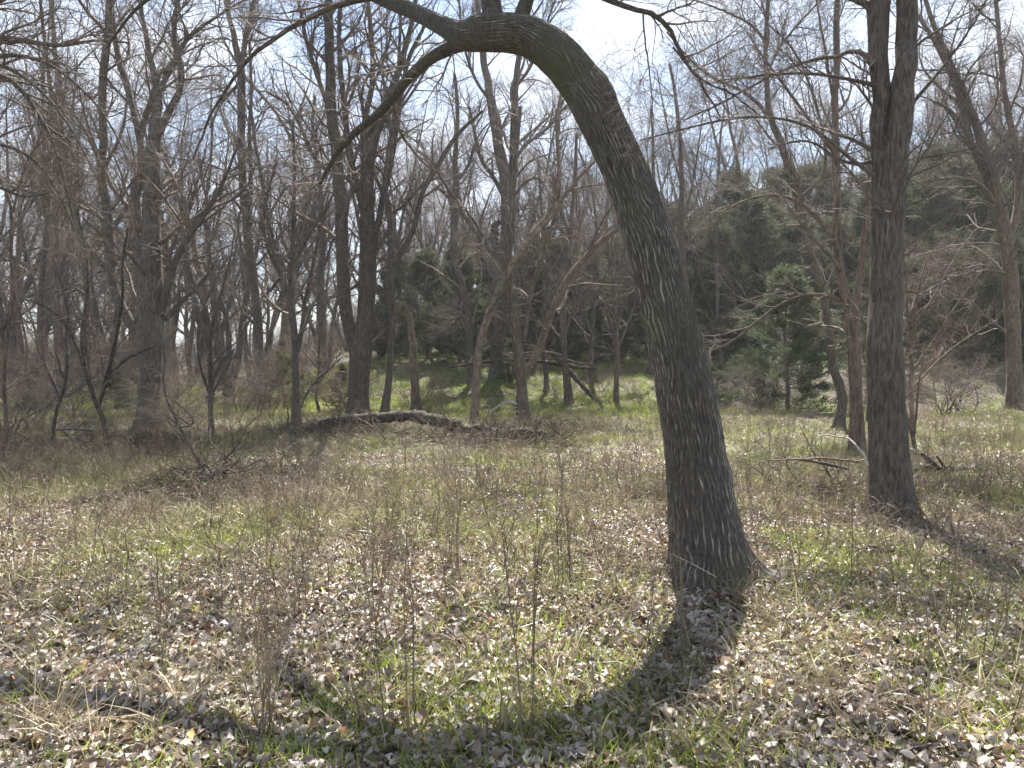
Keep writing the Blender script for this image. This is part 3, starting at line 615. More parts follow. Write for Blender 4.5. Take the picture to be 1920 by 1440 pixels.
wood('fallen_log', 'long dark log arching low across the clearing behind the brush', 13.6, [(440, 838, 10, .3), (500, 828, 14, .3), (550, 815, 15, .3), (600, 798, 18, .2), (650, 784, 18, 0), (700, 785, 20, 0), (760, 778, 20, 0), (800, 783, 22, -.1), (850, 797, 24, -.2), (880, 811, 25, -.2), (930, 824, 19, -.3), (960, 832, 12, -.3)], M_LOG, ((10, 5, 3, 1), (.5, .3, .2, .1)), 1)
wood('fallen_log', 'rough brown log end lying right of the arching log among dead weeds', 12.6, [(880, 804, 10, .6), (905, 800, 12, .4), (930, 812, 13, .2), (950, 818, 24, 0), (980, 813, 26, 0), (1010, 815, 22, 0), (1040, 821, 13, 0), (1062, 827, 7, 0)], M_LOG, ((12, 5, 3, 1), (.45, .3, .2, .1)), 2)
wood('fallen_log', 'mossy dark log on the grass to the right of the thick forked tree', 8.9, [(1705, 884, 9), (1730, 879, 15), (1780, 881, 18), (1830, 884, 16), (1880, 886, 19), (1915, 889, 16), (1960, 892, 14)], M_LOG, ((5, 4, 3, 1), (.4, .25, .15, .1)), 3)
wood('broken_branch', 'stub of broken branch propped diagonally on the mossy log', 8.8, [(1727, 850, 6), (1745, 865, 8), (1762, 880, 9), (1775, 888, 8)], M_LOG, None, 4, 'branch')
wood('broken_branch', 'thinner second stub leaning beside the propped branch on the mossy log', 8.75, [(1756, 855, 3), (1765, 868, 4.5), (1778, 886, 7)], M_LOG, None, 5, 'branch')
wood('dead_branch', 'white bleached branch drooping against the foot of the forked tree', 6.4, [(1530, 824, 1.6, .3), (1538, 816, 2.2, .3), (1552, 815, 2.6, .28), (1568, 819, 3, .25), (1588, 820, 3.4, .2), (1601, 830, 3.6, .1), (1608, 840, 3.8, .05), (1619, 850, 4, 0), (1628, 874, 4, 0)], M_DEAD, ((3, 2, 2, 0), (.15, .08, .05, .05)), 6, 'branch', .14)
wood('dead_branch', 'grey stick running level from the forked tree towards the leaning trunk', 7.0, [(1440, 862, 2), (1462, 863, 2.8), (1485, 860, 3.2), (1510, 862, 3.6), (1535, 858, 3.8), (1560, 861, 4), (1585, 863, 4), (1608, 866, 4), (1630, 860, 3)], M_BARKO, ((4, 2, 2, 0), (.2, .1, .05, .05)), 7, 'branch', .15)
wood('dead_branch', 'darker stick lying just under the level grey stick', 7.3, [(1470, 858, 3), (1520, 864, 5), (1560, 872, 6), (1590, 880, 4)], M_BARK, None, 8, 'branch', .08)
wood('fallen_stick', 'dark crooked stick lying on the leaves right of the leaning trunk', 5.0, [(1498, 1040, 4), (1530, 1042, 6), (1570, 1042, 7), (1600, 1036, 8), (1620, 1028, 13), (1645, 1028, 13), (1660, 1034, 8), (1680, 1032, 5)], M_LOG, ((3, 3, 2, 0), (.2, .1, .06, .05)), 9, 'stick')
wood('fallen_stick', 'short rotten stick half sunk in leaves at the lower left', 3.35, [(300, 1218, 9), (340, 1220, 16), (380, 1222, 17), (410, 1219, 10)], M_LOG, None, 10, 'stick')
wood('fallen_stick', 'curled piece of bark lying beside the tall weed cluster', 3.75, [(478, 1150, 8), (500, 1146, 15), (525, 1152, 14), (545, 1158, 6)], M_LOG, None, 11, 'stick')
wood('dead_branch', 'pale kinked branch lying in front of the reddish two-stemmed tree', 18.2, [(912, 782, 3), (925, 768, 3.5), (940, 758, 4), (955, 752, 4), (970, 758, 3)], M_DEAD, ((4, 3, 2, 0), (.4, .2, .1, .1)), 12, 'branch', .05)
wood('fallen_pole', 'long dead pole lying level across the green bank behind the reddish tree', 25.0, [(840, 690, 4), (900, 678, 5), (960, 674, 6), (1020, 678, 8), (1073, 688, 7), (1120, 692, 5)], M_LOG, ((10, 6, 3, 1), (1.2, .6, .3, .15)), 13, 'pole')
wood('fallen_pole', 'dead pole slanting down right beside the crossed thin trees', 24.0, [(1030, 655, 7), (1050, 680, 8), (1075, 705, 9), (1100, 733, 8), (1123, 757, 7)], M_LOG, ((8, 5, 3, 1), (1.0, .5, .3, .15)), 14, 'pole')
wood('dead_branch', 'thin dead branch slanting up to the right from the leaning grey tree', 17.0, [(560, 775, 4), (570, 745, 4), (595, 710, 4), (612, 698, 3.5), (640, 670, 2.5)], M_BARK, ((5, 4, 3, 1), (.6, .3, .2, .1)), 15, 'branch')
wood('dead_branch', 'stick slanting down into dead grass left of the V-shaped sapling', 11.5, [(118, 807, 5), (140, 828, 5.5), (160, 842, 5), (172, 852, 4)], M_BARK, None, 16, 'branch')
wood('dead_branch', 'low bough lying level across the dead grass by the V-shaped sapling', 12.0, [(100, 806, 4), (140, 804, 5), (180, 808, 4), (115, 808, 3)][:3], M_BARK, ((6, 4, 3, 1), (.6, .3, .2, .1)), 17, 'branch')
wood('dead_branch', 'mossy broken branch lying just right of the V-shaped sapling', 12.2, [(120, 838, 4), (160, 846, 5), (200, 845, 5), (240, 840, 6), (290, 845, 5), (350, 850, 4)], M_BARK, ((8, 4, 3, 1), (.5, .3, .2, .1)), 18, 'branch')
wood('fallen_stick', 'pair-like split pale cane lying diagonally on the leaves below centre', 3.2, [(1008, 1325, 3), (1040, 1298, 3.5), (1075, 1275, 3.5), (1092, 1262, 3)], M_DEAD, None, 19, 'stick', .04)
wood('fallen_stick', 'thin grey stick lying at the lower right among the big leaves', 3.0, [(1560, 1395, 4), (1590, 1403, 5), (1620, 1424, 5), (1660, 1420, 4), (1700, 1418, 3)], M_BARK, None, 20, 'stick', .06)
wood('thin_cane', 'pale straight cane leaning across the foot of the leaning trunk', 4.08, [(1260, 1039, 1.8), (1300, 1058, 2), (1345, 1083, 2)], M_DEAD, None, 21, 'cane', .02, 6)
wood('thin_cane', 'pale cane bent over like a hook in the leaves at the left', 3.95, [(312, 1122, 2), (308, 1085, 2.2), (296, 1058, 2), (270, 1038, 1.6), (262, 1032, 1.4)], M_DEAD, None, 22, 'cane', .02, 6)

def root_mound():
    g = np.random.default_rng(55); c = np.array([-3.45, 7.75, 0.0]); c[2] = float(ground(c[0], c[1])) - .05
    n = 46; az = g.random(n) * 2 * math.pi; el = g.random(n) * 1.1
    S0 = np.stack([.16 * np.cos(az) * np.cos(el), .12 * np.sin(az) * np.cos(el), .14 * np.sin(el)], -1)
    P = np.empty((n, 8, 3)); P[:, 0] = S0; D = unit(S0 + [0, 0, .05])
    for k in range(1, 8): P[:, k] = P[:, k - 1] + D * (.02 + .035 * g.random((n, 1))); D = unit(D + g.normal(size=(n, 3)) * .35 + [0, 0, -.14])
    R = np.linspace(.01, .003, 8)[None] * (0.5 + g.random((n, 1)))
    u, w = np.meshgrid(np.linspace(0, 2 * math.pi, 33)[:-1], np.linspace(0, math.pi / 2, 12)); rr = 1 + .3 * (vnoise(u * 3, w * 5, 3) - .5) + .12 * (g.random(u.shape) - .5)
    v = np.stack([.24 * rr * np.cos(u) * np.cos(w), .2 * rr * np.sin(u) * np.cos(w), .17 * rr * np.sin(w)], -1).reshape(-1, 3)
    k = np.arange(11)[:, None] * 32; j = np.arange(32)[None]; q = np.stack([k + j, k + (j + 1) % 32, k + 32 + (j + 1) % 32, k + 32 + j], -1).reshape(-1, 4)
    o = link('root_mound', mesh_from('root_mound', v, [q], M_LOG), loc=c, label='dark earthy root mound tangled with roots at the foot of the dead leaning stem', cat='root mound')
    v, q = tubes(P, R, 5, g); link('roots', mesh_from('roots', v, [q], M_BARK), o, kind='stuff')
root_mound()

def brush_pile(px, D, wide, high, n, label, seed):
    g = np.random.default_rng(seed); x, y = (px - 960) / F * D, D; P = np.empty((n, 7, 3)); P[:, 0] = g.normal(size=(n, 3)) * [wide * .4, .28, 0]; P[:, 0, 2] = np.abs(g.normal(size=n)) * high * .35
    D0 = unit(g.normal(size=(n, 3)) * [1, .8, .28])
    for k in range(1, 7): P[:, k] = P[:, k - 1] + D0 * .13 * (.5 + g.random((n, 1))); D0 = unit(D0 + g.normal(size=(n, 3)) * .25 + [0, 0, -.03])
    P[:, :, 2] = np.maximum(P[:, :, 2], .01); R = np.linspace(.014, .004, 7)[None] * (.3 + g.random((n, 1)))
    a, ra = grow(g, P, R, 5, .1, 1, .8, .4, 4, wig=.25, trop=0, rmin=.0035)
    b, rb = grow(g, a, ra, 4, .1, 1, .8, .18, 2, wig=.2, trop=0, rmin=.003)
    v, q = stack([tubes(P, R, 4, g), tubes(a, ra, 3, g), tubes(b, rb, 3, g)])
    link('brush_pile', mesh_from('brush_pile', v, q, M_PILE), loc=(x, y, float(ground(x, y)) - .02), label=label, cat='brush pile')
M_PILE = bark_mat('dark_dead_twigs', (0.05, 0.038, 0.03), (0.16, 0.12, 0.095), scale=(3, 3, 3), bump=0, var=.3)
brush_pile(610, 12.9, 1.5, .14, 90, 'dark tangle of dead twigs heaped in front of the left half of the long log', 1)
brush_pile(835, 12.4, 1.5, .12, 70, 'dark twig heap under the arch of the long log', 2)
brush_pile(985, 12.1, 1.1, .2, 80, 'reddish-brown twig heap round the rough log end', 3)
brush_pile(250, 11.3, 1.6, .22, 90, 'dead twigs heaped at the foot of the V-shaped sapling', 4)
brush_pile(60, 10.6, 1.5, .22, 70, 'dead twig tangle in the shade near the left edge', 5)
brush_pile(385, 8.0, .5, .22, 50, 'small tangle of dead twigs over the root mound', 6)
brush_pile(1560, 7.6, .7, .16, 40, 'twiggy tangle beside the foot of the thick forked tree', 7)

# ------------------------------------------------------------------ background trees, shared between copies
def proto_tree(seed, H=14., kind=0):
    g = np.random.default_rng(seed)
    nst = 1 if kind == 0 else 2
    P0 = np.empty((nst, 16, 3)); P0[:, 0] = 0
    D = unit(np.array([[g.normal() * .08, g.normal() * .08, 1.0] for _ in range(nst)]) + (np.array([[-.22, .05, 0], [.25, -.05, 0]])[:nst] if nst > 1 else 0))
    for k in range(1, 16): P0[:, k] = P0[:, k - 1] + D * H / 15 * .95; D = unit(D + g.normal(size=D.shape) * .07 + [0, 0, .05])
    R0 = np.linspace(1, .12, 16)[None] * (.011 * H + .03 * g.random((nst, 1)))
    a, ra = grow(g, P0, R0, 13 // nst, .22, .98, .62, H * .34, 12, wig=.12, trop=.09, rmin=.012, up=.4)
    b, rb = grow(g, a, ra, 8, .15, 1, .7, H * .13, 7, wig=.15, trop=.06, rmin=.007)
    c, rc = grow(g, b, rb, 7, .12, 1, .75, H * .065, 3, wig=.15, trop=.03, rmin=.005)
    d, rd = grow(g, c, rc, 3, .1, 1, .7, H * .03, 2, wig=.1, trop=0, rmin=.004)
    v, q = tubes(P0, R0, 10, g); base = mesh_from('trunk', v, [q], M_BARK if seed % 2 else M_BARKR)
    v, q = tubes(a, ra, 5, g); limb = mesh_from('limbs', v, [q], M_BARK)
    v, q = stack([tubes(b, rb, 3, g), tubes(c, rc, 3, g), tubes(d, rd, 3, g)]); tw = mesh_from('crown', v, q, M_TWIG)
    return base, limb, tw
PROTO = [proto_tree(2000 + i, 13. + i % 3, i % 2) for i in range(7)]

def place_tree(pr, x, y, rz, s, label, group, name='background_tree'):
    z = float(ground(x, y)) - .1
    r = link(name, None, loc=(x, y, z), rz=rz, scale=s, label=label, cat='tree', group=group)
    link('trunk', pr[0], r); link('limbs', pr[1], r); link('crown', pr[2], r)
gb = np.random.default_rng(77)
placed = []
def far_enough(x, y, d):
    return all((x - a) ** 2 + (y - b) ** 2 > d * d for a, b in placed)
cnt = 0
for ring, (y0, y1, num, dmin) in enumerate([(27, 36, 20, 2.4), (36, 52, 80, 2.2), (52, 85, 110, 2.4)]):
    k = 0; tries = 0
    while k < num and tries < 4000:
        tries += 1
        y = y0 + (y1 - y0) * gb.random(); u = gb.uniform(-.86, .86)
        if ring == 0 and (-.3 < u < .55) and gb.random() < .75: continue
        if u > .1 and (y < 38 or gb.random() < .35): continue
        if -.22 < u <= .1 and y < 34: continue
        x = u * y
        if not far_enough(x, y, dmin): continue
        placed.append((x, y)); k += 1; cnt += 1
        side = 'left part of the wood' if u < -.25 else ('middle of the wood' if u < .2 else 'right-hand hillside')
        dist = ['first ranks', 'middle distance', 'far depths'][ring]
        place_tree(PROTO[gb.integers(7)], x, y, gb.random() * 6.28, .75 + .45 * gb.random(), f'bare grey tree in the {dist} of the {side}', f'bare trees in the {dist}, {side}')

# ------------------------------------------------------------------ leafless shrubs
def proto_shrub(seed, h=2.2, m=None):
    g = np.random.default_rng(seed); n = 9
    P = np.empty((n, 9, 3)); P[:, 0] = g.normal(size=(n, 3)) * [.1, .1, 0]
    az = g.random(n) * 6.28; D = unit(np.stack([np.cos(az) * .55, np.sin(az) * .55, np.ones(n)], -1) * (0.6 + .8 * g.random((n, 3))))
    for k in range(1, 9): P[:, k] = P[:, k - 1] + D * h / 8 * (.6 + .5 * g.random((n, 1))); D = unit(D + g.normal(size=(n, 3)) * .2)
    R = np.linspace(.016, .005, 9)[None] * (.6 + .6 * g.random((n, 1)))
    a, ra = grow(g, P, R, 8, .15, 1, .8, h * .42, 6, wig=.22, trop=-.02, rmin=.004)
    b, rb = grow(g, a, ra, 6, .1, 1, .85, h * .2, 4, wig=.22, trop=-.02, rmin=.0032)
    c, rc = grow(g, b, rb, 3, .1, 1, .8, h * .09, 2, wig=.1, trop=0, rmin=.0026)
    v, q = tubes(P, R, 5, g); s = mesh_from('stems', v, [q], M_BARKR)
    v, q = stack([tubes(a, ra, 3, g), tubes(b, rb, 3, g), tubes(c, rc, 3, g)]); return s, mesh_from('twigs', v, q, m or M_TWIG)
SHRUB = [proto_shrub(3000 + i, 2.3, M_TWIGR if i == 3 else M_TWIG) for i in range(4)]
def place_shrub(x, y, s, label, group=None):
    r = link('leafless_shrub', None, loc=(x, y, float(ground(x, y)) - .05), rz=gb.random() * 6.28, scale=s, label=label, cat='shrub', group=group)
    a, b = SHRUB[gb.integers(4)]; link('stems', a, r); link('twigs', b, r)
for i in range(150):
    y = 22 + 44 * gb.random() ** .8; u = gb.uniform(-.85, .85); x = u * y
    side = 'at the left' if u < -.25 else ('in the middle' if u < .2 else 'on the right-hand hillside')
    if -.25 < u < .2 and y < 34: y += 12; x = u * y
    if .12 < u < .32 and y < 32: continue
    place_shrub(x, y, .8 + .9 * gb.random(), f'tangled leafless brush among the trees {side}', f'leafless brush {side}')
for i in range(44):
    y = gb.uniform(46, 80); x = gb.uniform(-.85, .15) * y
    place_shrub(x, y, 1.6 + .9 * gb.random(), 'tangled thicket far off between the trunks at the left', 'far thickets at the left')
NTH = ['leftmost', 'second', 'third', 'fourth', 'fifth', 'sixth', 'seventh', 'eighth', 'rightmost']
for i, (x, y, s) in enumerate(sorted([(-7.6, 15.5, .8), (-9.0, 17.5, 1.0), (-6.6, 18.5, .9), (-10.6, 15.0, .85), (-4.9, 19.5, .9), (-8.2, 20.5, 1.1), (-11.8, 18.3, 1.1), (-3.0, 20.8, .8), (-9.9, 13.4, .7)], key=lambda q: q[0] / q[1])):
    place_shrub(x, y, s, f'{NTH[i]} from the left of the waist-high grey brushes between the near left trees'.replace('leftmost from the left', 'leftmost').replace('rightmost from the left', 'rightmost'), 'near leafless brush at the left')
for i, (x, y, s) in enumerate(sorted([(9.6, 17.5, .8), (12.0, 19.0, 1.0), (7.4, 20.5, .9), (13.6, 20.6, 1.1), (10.9, 21.4, 1.1)], key=lambda q: q[0] / q[1])):
    place_shrub(x, y, s, f'{NTH[i if i < 4 else 8]} from the left of the pale-lit brushes behind the forked tree'.replace('leftmost from the left', 'leftmost').replace('rightmost from the left', 'rightmost'), 'near leafless brush at the right')

for px, D, s, lab in [(700, 25.5, .5, 'low grey brush on the green bank right of the large split tree'), (820, 24.5, .55, 'low brush on the green bank right of the brown snag'), (905, 26, .6, 'brush beside the bent pale trunk on the green bank'), (1045, 25, .5, 'brush under the level dead pole'), (1130, 25.5, .6, 'brush under the crossed poles'), (1185, 24.5, .55, 'brush on the bank just left of the leaning trunk'), (640, 26, .6, 'brush on the bank left of the large split tree'), (980, 27.5, .8, 'taller brush at the foot of the massive middle tree')]:
    place_shrub((px - 960) / F * D, D, s, lab)

# ------------------------------------------------------------------ cedars
def proto_cedar(seed, H=4.4, wide=.42, mat=None, dens=1.0, open_=0.):
    g = np.random.default_rng(seed)
    P0 = np.zeros((1, 14, 3)); P0[0, :, 2] = np.linspace(0, H * .97, 14); P0[0, :, :2] = np.cumsum(g.normal(size=(14, 2)) * .02, 0); R0 = np.linspace(.018 * H, .006, 14)[None]
    nb = int(95 * dens); t = .03 + .95 * (np.arange(nb) + g.random(nb)) / nb
    az = g.random(nb) * 6.28; K = 7
    Lb = H * wide * (1 - t) ** .75 * (.55 + .75 * g.random(nb)) + .12
    B = np.empty((nb, K, 3)); B[:, 0] = np.stack([np.zeros(nb), np.zeros(nb), t * H * .96], -1)
    D = unit(np.stack([np.cos(az), np.sin(az), -.12 + .85 * t], -1))
    for k in range(1, K): B[:, k] = B[:, k - 1] + D * (Lb / (K - 1))[:, None]; D = unit(D + g.normal(size=(nb, 3)) * .1 + [0, 0, .05])
    RB = np.linspace(1, .2, K)[None] * (.004 + .008 * Lb / H * 2)[:, None]
    C, RC = grow(g, B, RB, 7, .3, 1, .7, H * .085, 4, wig=.12, trop=.07, rmin=.003)
    # foliage sprays: small blades clustered along the twigs
    allP = np.concatenate([C.reshape(-1, 3), B[:, 3:].reshape(-1, 3)]); tag = g.random(len(allP))
    m = int(14 * dens) if dens > .6 else 8
    cen = np.repeat(allP, m, 0) + g.normal(size=(len(allP) * m, 3)) * .05 * (H / 4.4) ** .5; tone = np.repeat(tag, m) * .7 + g.random(len(cen)) * .3
    az = np.arctan2(cen[:, 1], cen[:, 0]); d = unit(np.stack([np.cos(az), np.sin(az), np.full(len(az), .8)], -1) + g.normal(size=cen.shape) * .5)
    sd = unit(np.cross(d, g.normal(size=cen.shape))); Ls = (.05 + .06 * g.random((len(cen), 1))) * (H / 4.4) ** .4; Wd = Ls * .15
    v = np.stack([cen - sd * Wd, cen + sd * Wd, cen + d * Ls], 1).reshape(-1, 3); f = np.arange(len(v)).reshape(-1, 3)
    a, q = tubes(P0, R0, 8, g); trunk = mesh_from('trunk', a, [q], M_BARKR)
    a, q = stack([tubes(B, RB, 4, g), tubes(C, RC, 3, g)]); br = mesh_from('branches', a, q, M_BARKR)
    fo = mesh_from('foliage', v, [f], mat or M_CEDAR, {'tone': ('FLOAT', np.repeat(tone, 3))}, smooth_sh=False)
    return trunk, br, fo
CED = [proto_cedar(4000 + i, 4.4, [.40, .46, .36][i], dens=1.0) for i in range(3)]
M_CEDG = leafy_mat('juniper_foliage', [(0.0, (0.05, 0.068, 0.034)), (0.5, (0.08, 0.10, 0.05)), (1.0, (0.125, 0.14, 0.075))], transl=0.35, rough=0.6)
CEDG = proto_cedar(4050, 4.4, .5, M_CEDG, 1.25)
CEDY = proto_cedar(4100, 2.0, .45, M_CEDARY, .55)
def cedar(x, y, s, label, pr=None, group=None, sink=.05):
    r = link('cedar_tree', None, loc=(x, y, float(ground(x, y)) - sink), rz=gb.random() * 6.28, scale=s, label=label, cat='cedar', group=group)
    pr = pr or CED[gb.integers(3)]
    for nm, me in zip(('trunk', 'branches', 'foliage'), pr): link(nm, me, r)
def at(px, D): return ((px - 960) / F * D, D)
cedar(*at(1478, 21.5), 1.02, 'green juniper bush-tree with upswept tips left of the slim reddish tree', CEDG)
ORD = ['leftmost', 'second from the left', 'third from the left', 'fourth from the left', 'fifth from the left', 'sixth from the left', 'seventh from the left', 'eighth from the left', 'ninth from the left', 'tenth from the left', 'eleventh from the left', 'twelfth from the left', 'thirteenth from the left', 'fourteenth from the left', 'fifteenth from the left', 'sixteenth from the left']
def row(lst, pat, group):
    for i, (px, D, s) in enumerate(sorted(lst)):
        cedar(*at(px, D), s, pat.format(ORD[i] if i < len(lst) - 1 else 'rightmost'), group=group)
row([(800, 32, 1.15), (862, 31, 1.2), (915, 34, 1.3), (985, 32, 1.15), (1045, 33, 1.3), (1105, 31, 1.15), (1165, 32, 1.25), (740, 34, 1.15), (1228, 31, 1.25), (890, 39, 1.6), (1020, 39, 1.6), (1140, 39, 1.6)], '{} of the dark evergreens behind the massive middle tree', 'dark evergreens behind the middle tree')
row([(1290, 31, 1.35), (1345, 30, 1.3), (1400, 31.5, 1.55), (1440, 33, 1.45), (1330, 34, 1.5), (1500, 33, 1.3), (1560, 34, 1.3), (1270, 36, 1.7), (1370, 37, 1.9), (1460, 38, 1.8), (1530, 39, 1.8)], '{} of the dusty cedars right of the leaning trunk', 'dusty cedars right of the leaning trunk')
row([(1620, 35, 1.5), (1680, 33, 1.6), (1740, 32, 1.75), (1790, 34, 1.9), (1850, 33, 1.7), (1910, 35, 1.6), (1960, 32, 1.6), (1820, 28, 1.1), (1700, 29, 1.0), (1760, 38, 2.0), (1865, 39, 2.1), (1660, 40, 2.1), (1640, 27.5, .95), (1755, 30, 1.2), (1880, 29.5, 1.2), (1945, 28, 1.2)], '{} of the cedars on the right-hand hillside', 'cedars on the right-hand hillside')
cedar(*at(532, 23), 1.0, 'small yellow-green juniper behind the thin leaning tree', CEDY)
cedar(*at(640, 21.5), .36, 'small dark juniper just left of the large split tree', CED[2])
cedar(*at(66, 22), .36, 'small green juniper near the left edge', CED[0])
cedar(*at(215, 21), .33, 'small juniper glimpsed behind the V-shaped sapling', CED[1])
cedar(*at(960, 27.5), .40, 'young juniper beside the foot of the massive middle tree', CED[2])
cedar(*at(1345, 24), .30, 'low juniper scrub at the foot of the slope right of the leaning trunk', CED[1])

# ------------------------------------------------------------------ ground cover, drawn as instances from prototypes in the same mesh
def scatter(name, protos, pts, rot, scl, mat, label=None, parent=None):
    """protos: list of (verts, faces list, tone)."""
    vs, fs, pid, tone, off = [], [], [], [], 0
    for i, (v, f, t) in enumerate(protos):
        vs.append(v); fs += [a + off for a in f]; pid.append(np.full(len(v), i)); tone.append(t); off += len(v)
    n = len(pts); vs.append(pts); pid.append(np.full(n, -1)); tone.append(np.zeros(n))
    R = np.zeros((off + n, 3)); R[off:] = rot; S = np.ones(off + n); S[off:] = scl
    me = mesh_from(name, np.concatenate(vs), fs, mat, {'pid': ('INT', np.concatenate(pid)), 'tone': ('FLOAT', np.concatenate(tone)), 'turn': ('FLOAT_VECTOR', R), 'size': ('FLOAT', S)}, smooth_sh=False)
    o = link(name, me, parent, kind='stuff', label=label)
    ng = bpy.data.node_groups.new(name + '_scatter', 'GeometryNodeTree')
    ng.interface.new_socket('Geometry', in_out='INPUT', socket_type='NodeSocketGeometry'); ng.interface.new_socket('Geometry', in_out='OUTPUT', socket_type='NodeSocketGeometry')
    nd, lk = ng.nodes, ng.links; gi = nd.new('NodeGroupInput'); go = nd.new('NodeGroupOutput')
    def named(nm, t):
        a = nd.new('GeometryNodeInputNamedAttribute'); a.data_type = t; a.inputs['Name'].default_value = nm; return a.outputs['Attribute']
    def sep(k):
        c = nd.new('FunctionNodeCompare'); c.data_type = 'INT'; c.operation = 'EQUAL'; lk.new(named('pid', 'INT'), c.inputs[2]); c.inputs[3].default_value = k
        s = nd.new('GeometryNodeSeparateGeometry'); s.domain = 'POINT'; lk.new(gi.outputs[0], s.inputs[0]); lk.new(c.outputs[0], s.inputs[1]); return s.outputs[0]
    ins = nd.new('GeometryNodeInstanceOnPoints'); j = nd.new('GeometryNodeJoinGeometry')
    for k in range(len(protos)):
        gt = nd.new('GeometryNodeGeometryToInstance'); lk.new(sep(k), gt.inputs[0]); lk.new(gt.outputs[0], j.inputs[0])
    lk.new(sep(-1), ins.inputs['Points']); lk.new(j.outputs[0], ins.inputs['Instance']); ins.inputs['Pick Instance'].default_value = True
    rd = nd.new('FunctionNodeRandomValue'); rd.data_type = 'INT'; rd.inputs['Min'].default_value = 0; rd.inputs['Max'].default_value = len(protos) - 1
    lk.new(rd.outputs[2], ins.inputs['Instance Index'])
    er = nd.new('FunctionNodeEulerToRotation'); lk.new(named('turn', 'FLOAT_VECTOR'), er.inputs[0]); lk.new(er.outputs[0], ins.inputs['Rotation']); lk.new(named('size', 'FLOAT'), ins.inputs['Scale'])
    lk.new(ins.outputs[0], go.inputs[0])
    o.modifiers.new('scatter', 'NODES').node_group = ng
    return o

def leaf_shape(g, L=.075, pale=None):
    """one dry leaf, lobed outline, curled"""
    K = 8; s = np.linspace(0, 1, K); w = np.sin(np.pi * np.clip(s, .03, .97)) ** .7 * (.13 + .17 * g.random()) * (1 + .14 * g.normal(size=K)); w[0] = .03; w[-1] = .02
    curl = g.uniform(-2.6, 3.0); cup = g.uniform(-.6, 1.5); tw = g.uniform(-.8, .8)
    an = (s - .5) * curl; x = np.cumsum(np.cos(an)) / K; z = np.cumsum(np.sin(an)) / K; x -= x.mean(); z -= z.mean()
    v = []
    for k in range(K):
        c, sn = math.cos(tw * (s[k] - .5)), math.sin(tw * (s[k] - .5))
        for yy, up in ((-w[k], 1), (0, 0), (w[k] * g.uniform(.8, 1.2), 1)):
            zz = z[k] + abs(yy) * cup * up + .03 * g.normal(); v.append((x[k], yy * c, zz + yy * sn))
    v = np.array(v) * L; f = [(k * 3 + a, k * 3 + a + 1, k * 3 + a + 4, k * 3 + a + 3) for k in range(K - 1) for a in (0, 1)]
    return v, np.array(f)

gl = np.random.default_rng(21)
def wedge(n, r0, r1, half=.86, p=1.0):
    """points in the seen wedge of ground, denser towards the viewer"""
    y = r0 * (r1 / r0) ** (gl.random(n) ** p); u = gl.uniform(-half, half, n); x = u * y
    return x, y

# patches of leaves; each patch is a little heap of ~22 leaves of separate tone
def leaf_patch(g, n=22, rad=.17, L=.06):
    vs, fs, ts, off = [], [], [], 0
    for i in range(n):
        v, f = leaf_shape(g, L * g.uniform(.6, 1.35)); a, b, c = g.normal() * .5, g.normal() * .5, g.random() * 6.28
        M = np.array(Matrix.Rotation(c, 3, 'Z') @ Matrix.Rotation(a, 3, 'X') @ Matrix.Rotation(b, 3, 'Y')); v = v @ M.T
        q = g.random() * 6.28; r = rad * math.sqrt(g.random()); v += [r * math.cos(q), r * math.sin(q), .008 + .022 * g.random()]
        vs.append(v); fs.append(f + off); ts.append(np.full(len(v), g.random() ** 1.0)); off += len(v)
    return np.concatenate(vs), [np.concatenate(fs)], np.concatenate(ts)
LP = [leaf_patch(gl, 34, .18, .047) for _ in range(7)]
def leafiness(x, y):    # bare of leaves where the grass is thick
    far = smooth(6.0, 12.0, y); base = 1.15 - far * .85
    return base * (.55 + .9 * vnoise(x / .9, y / .9, 5)) + .25 * smooth(18, 24, y) * (x / y > .3)
n = 26000; y = np.sqrt(gl.random(n) * (26 ** 2 - 2.0 ** 2) + 4.0); y = np.where(gl.random(n) < .55, 2.0 + 9 * gl.random(n) ** 1.3, y); x = gl.uniform(-.87, .87, n) * y
k = gl.random(n) < leafiness(x, y) * 1.0; x, y = x[k], y[k]; n = len(x)
scatter('leaf_litter', LP, np.stack([x, y, ground(x, y) - .006], -1), np.stack([gl.normal(size=n) * .12, gl.normal(size=n) * .12, gl.random(n) * 6.28], -1), .8 + .5 * gl.random(n), M_LEAFI, label='dry grey-brown leaf litter covering the woodland floor')

# the leaves that show largest, each on its own
SH = [leaf_shape(gl, .062) for _ in range(10)]
LM = [mesh_from('fallen_leaf', v, [f], M_LEAF, {'tone': ('FLOAT', np.full(len(v), t))}, smooth_sh=False) for (v, f) in SH for t in (gl.random() * .85, gl.random() * .85, gl.random() * .96)]
for i in range(300):
    y = 2.25 + 1.7 * gl.random() ** 1.2; x = gl.uniform(-.8, .8) * y
    o = link('fallen_leaf', LM[gl.integers(len(LM))], GROUND, (x, y, float(ground(x, y)) + .03 + .02 * gl.random()))
    o.rotation_euler = (gl.normal() * .35, gl.normal() * .35, gl.random() * 6.28); s = .75 + .5 * gl.random(); o.scale = (s, s, s)

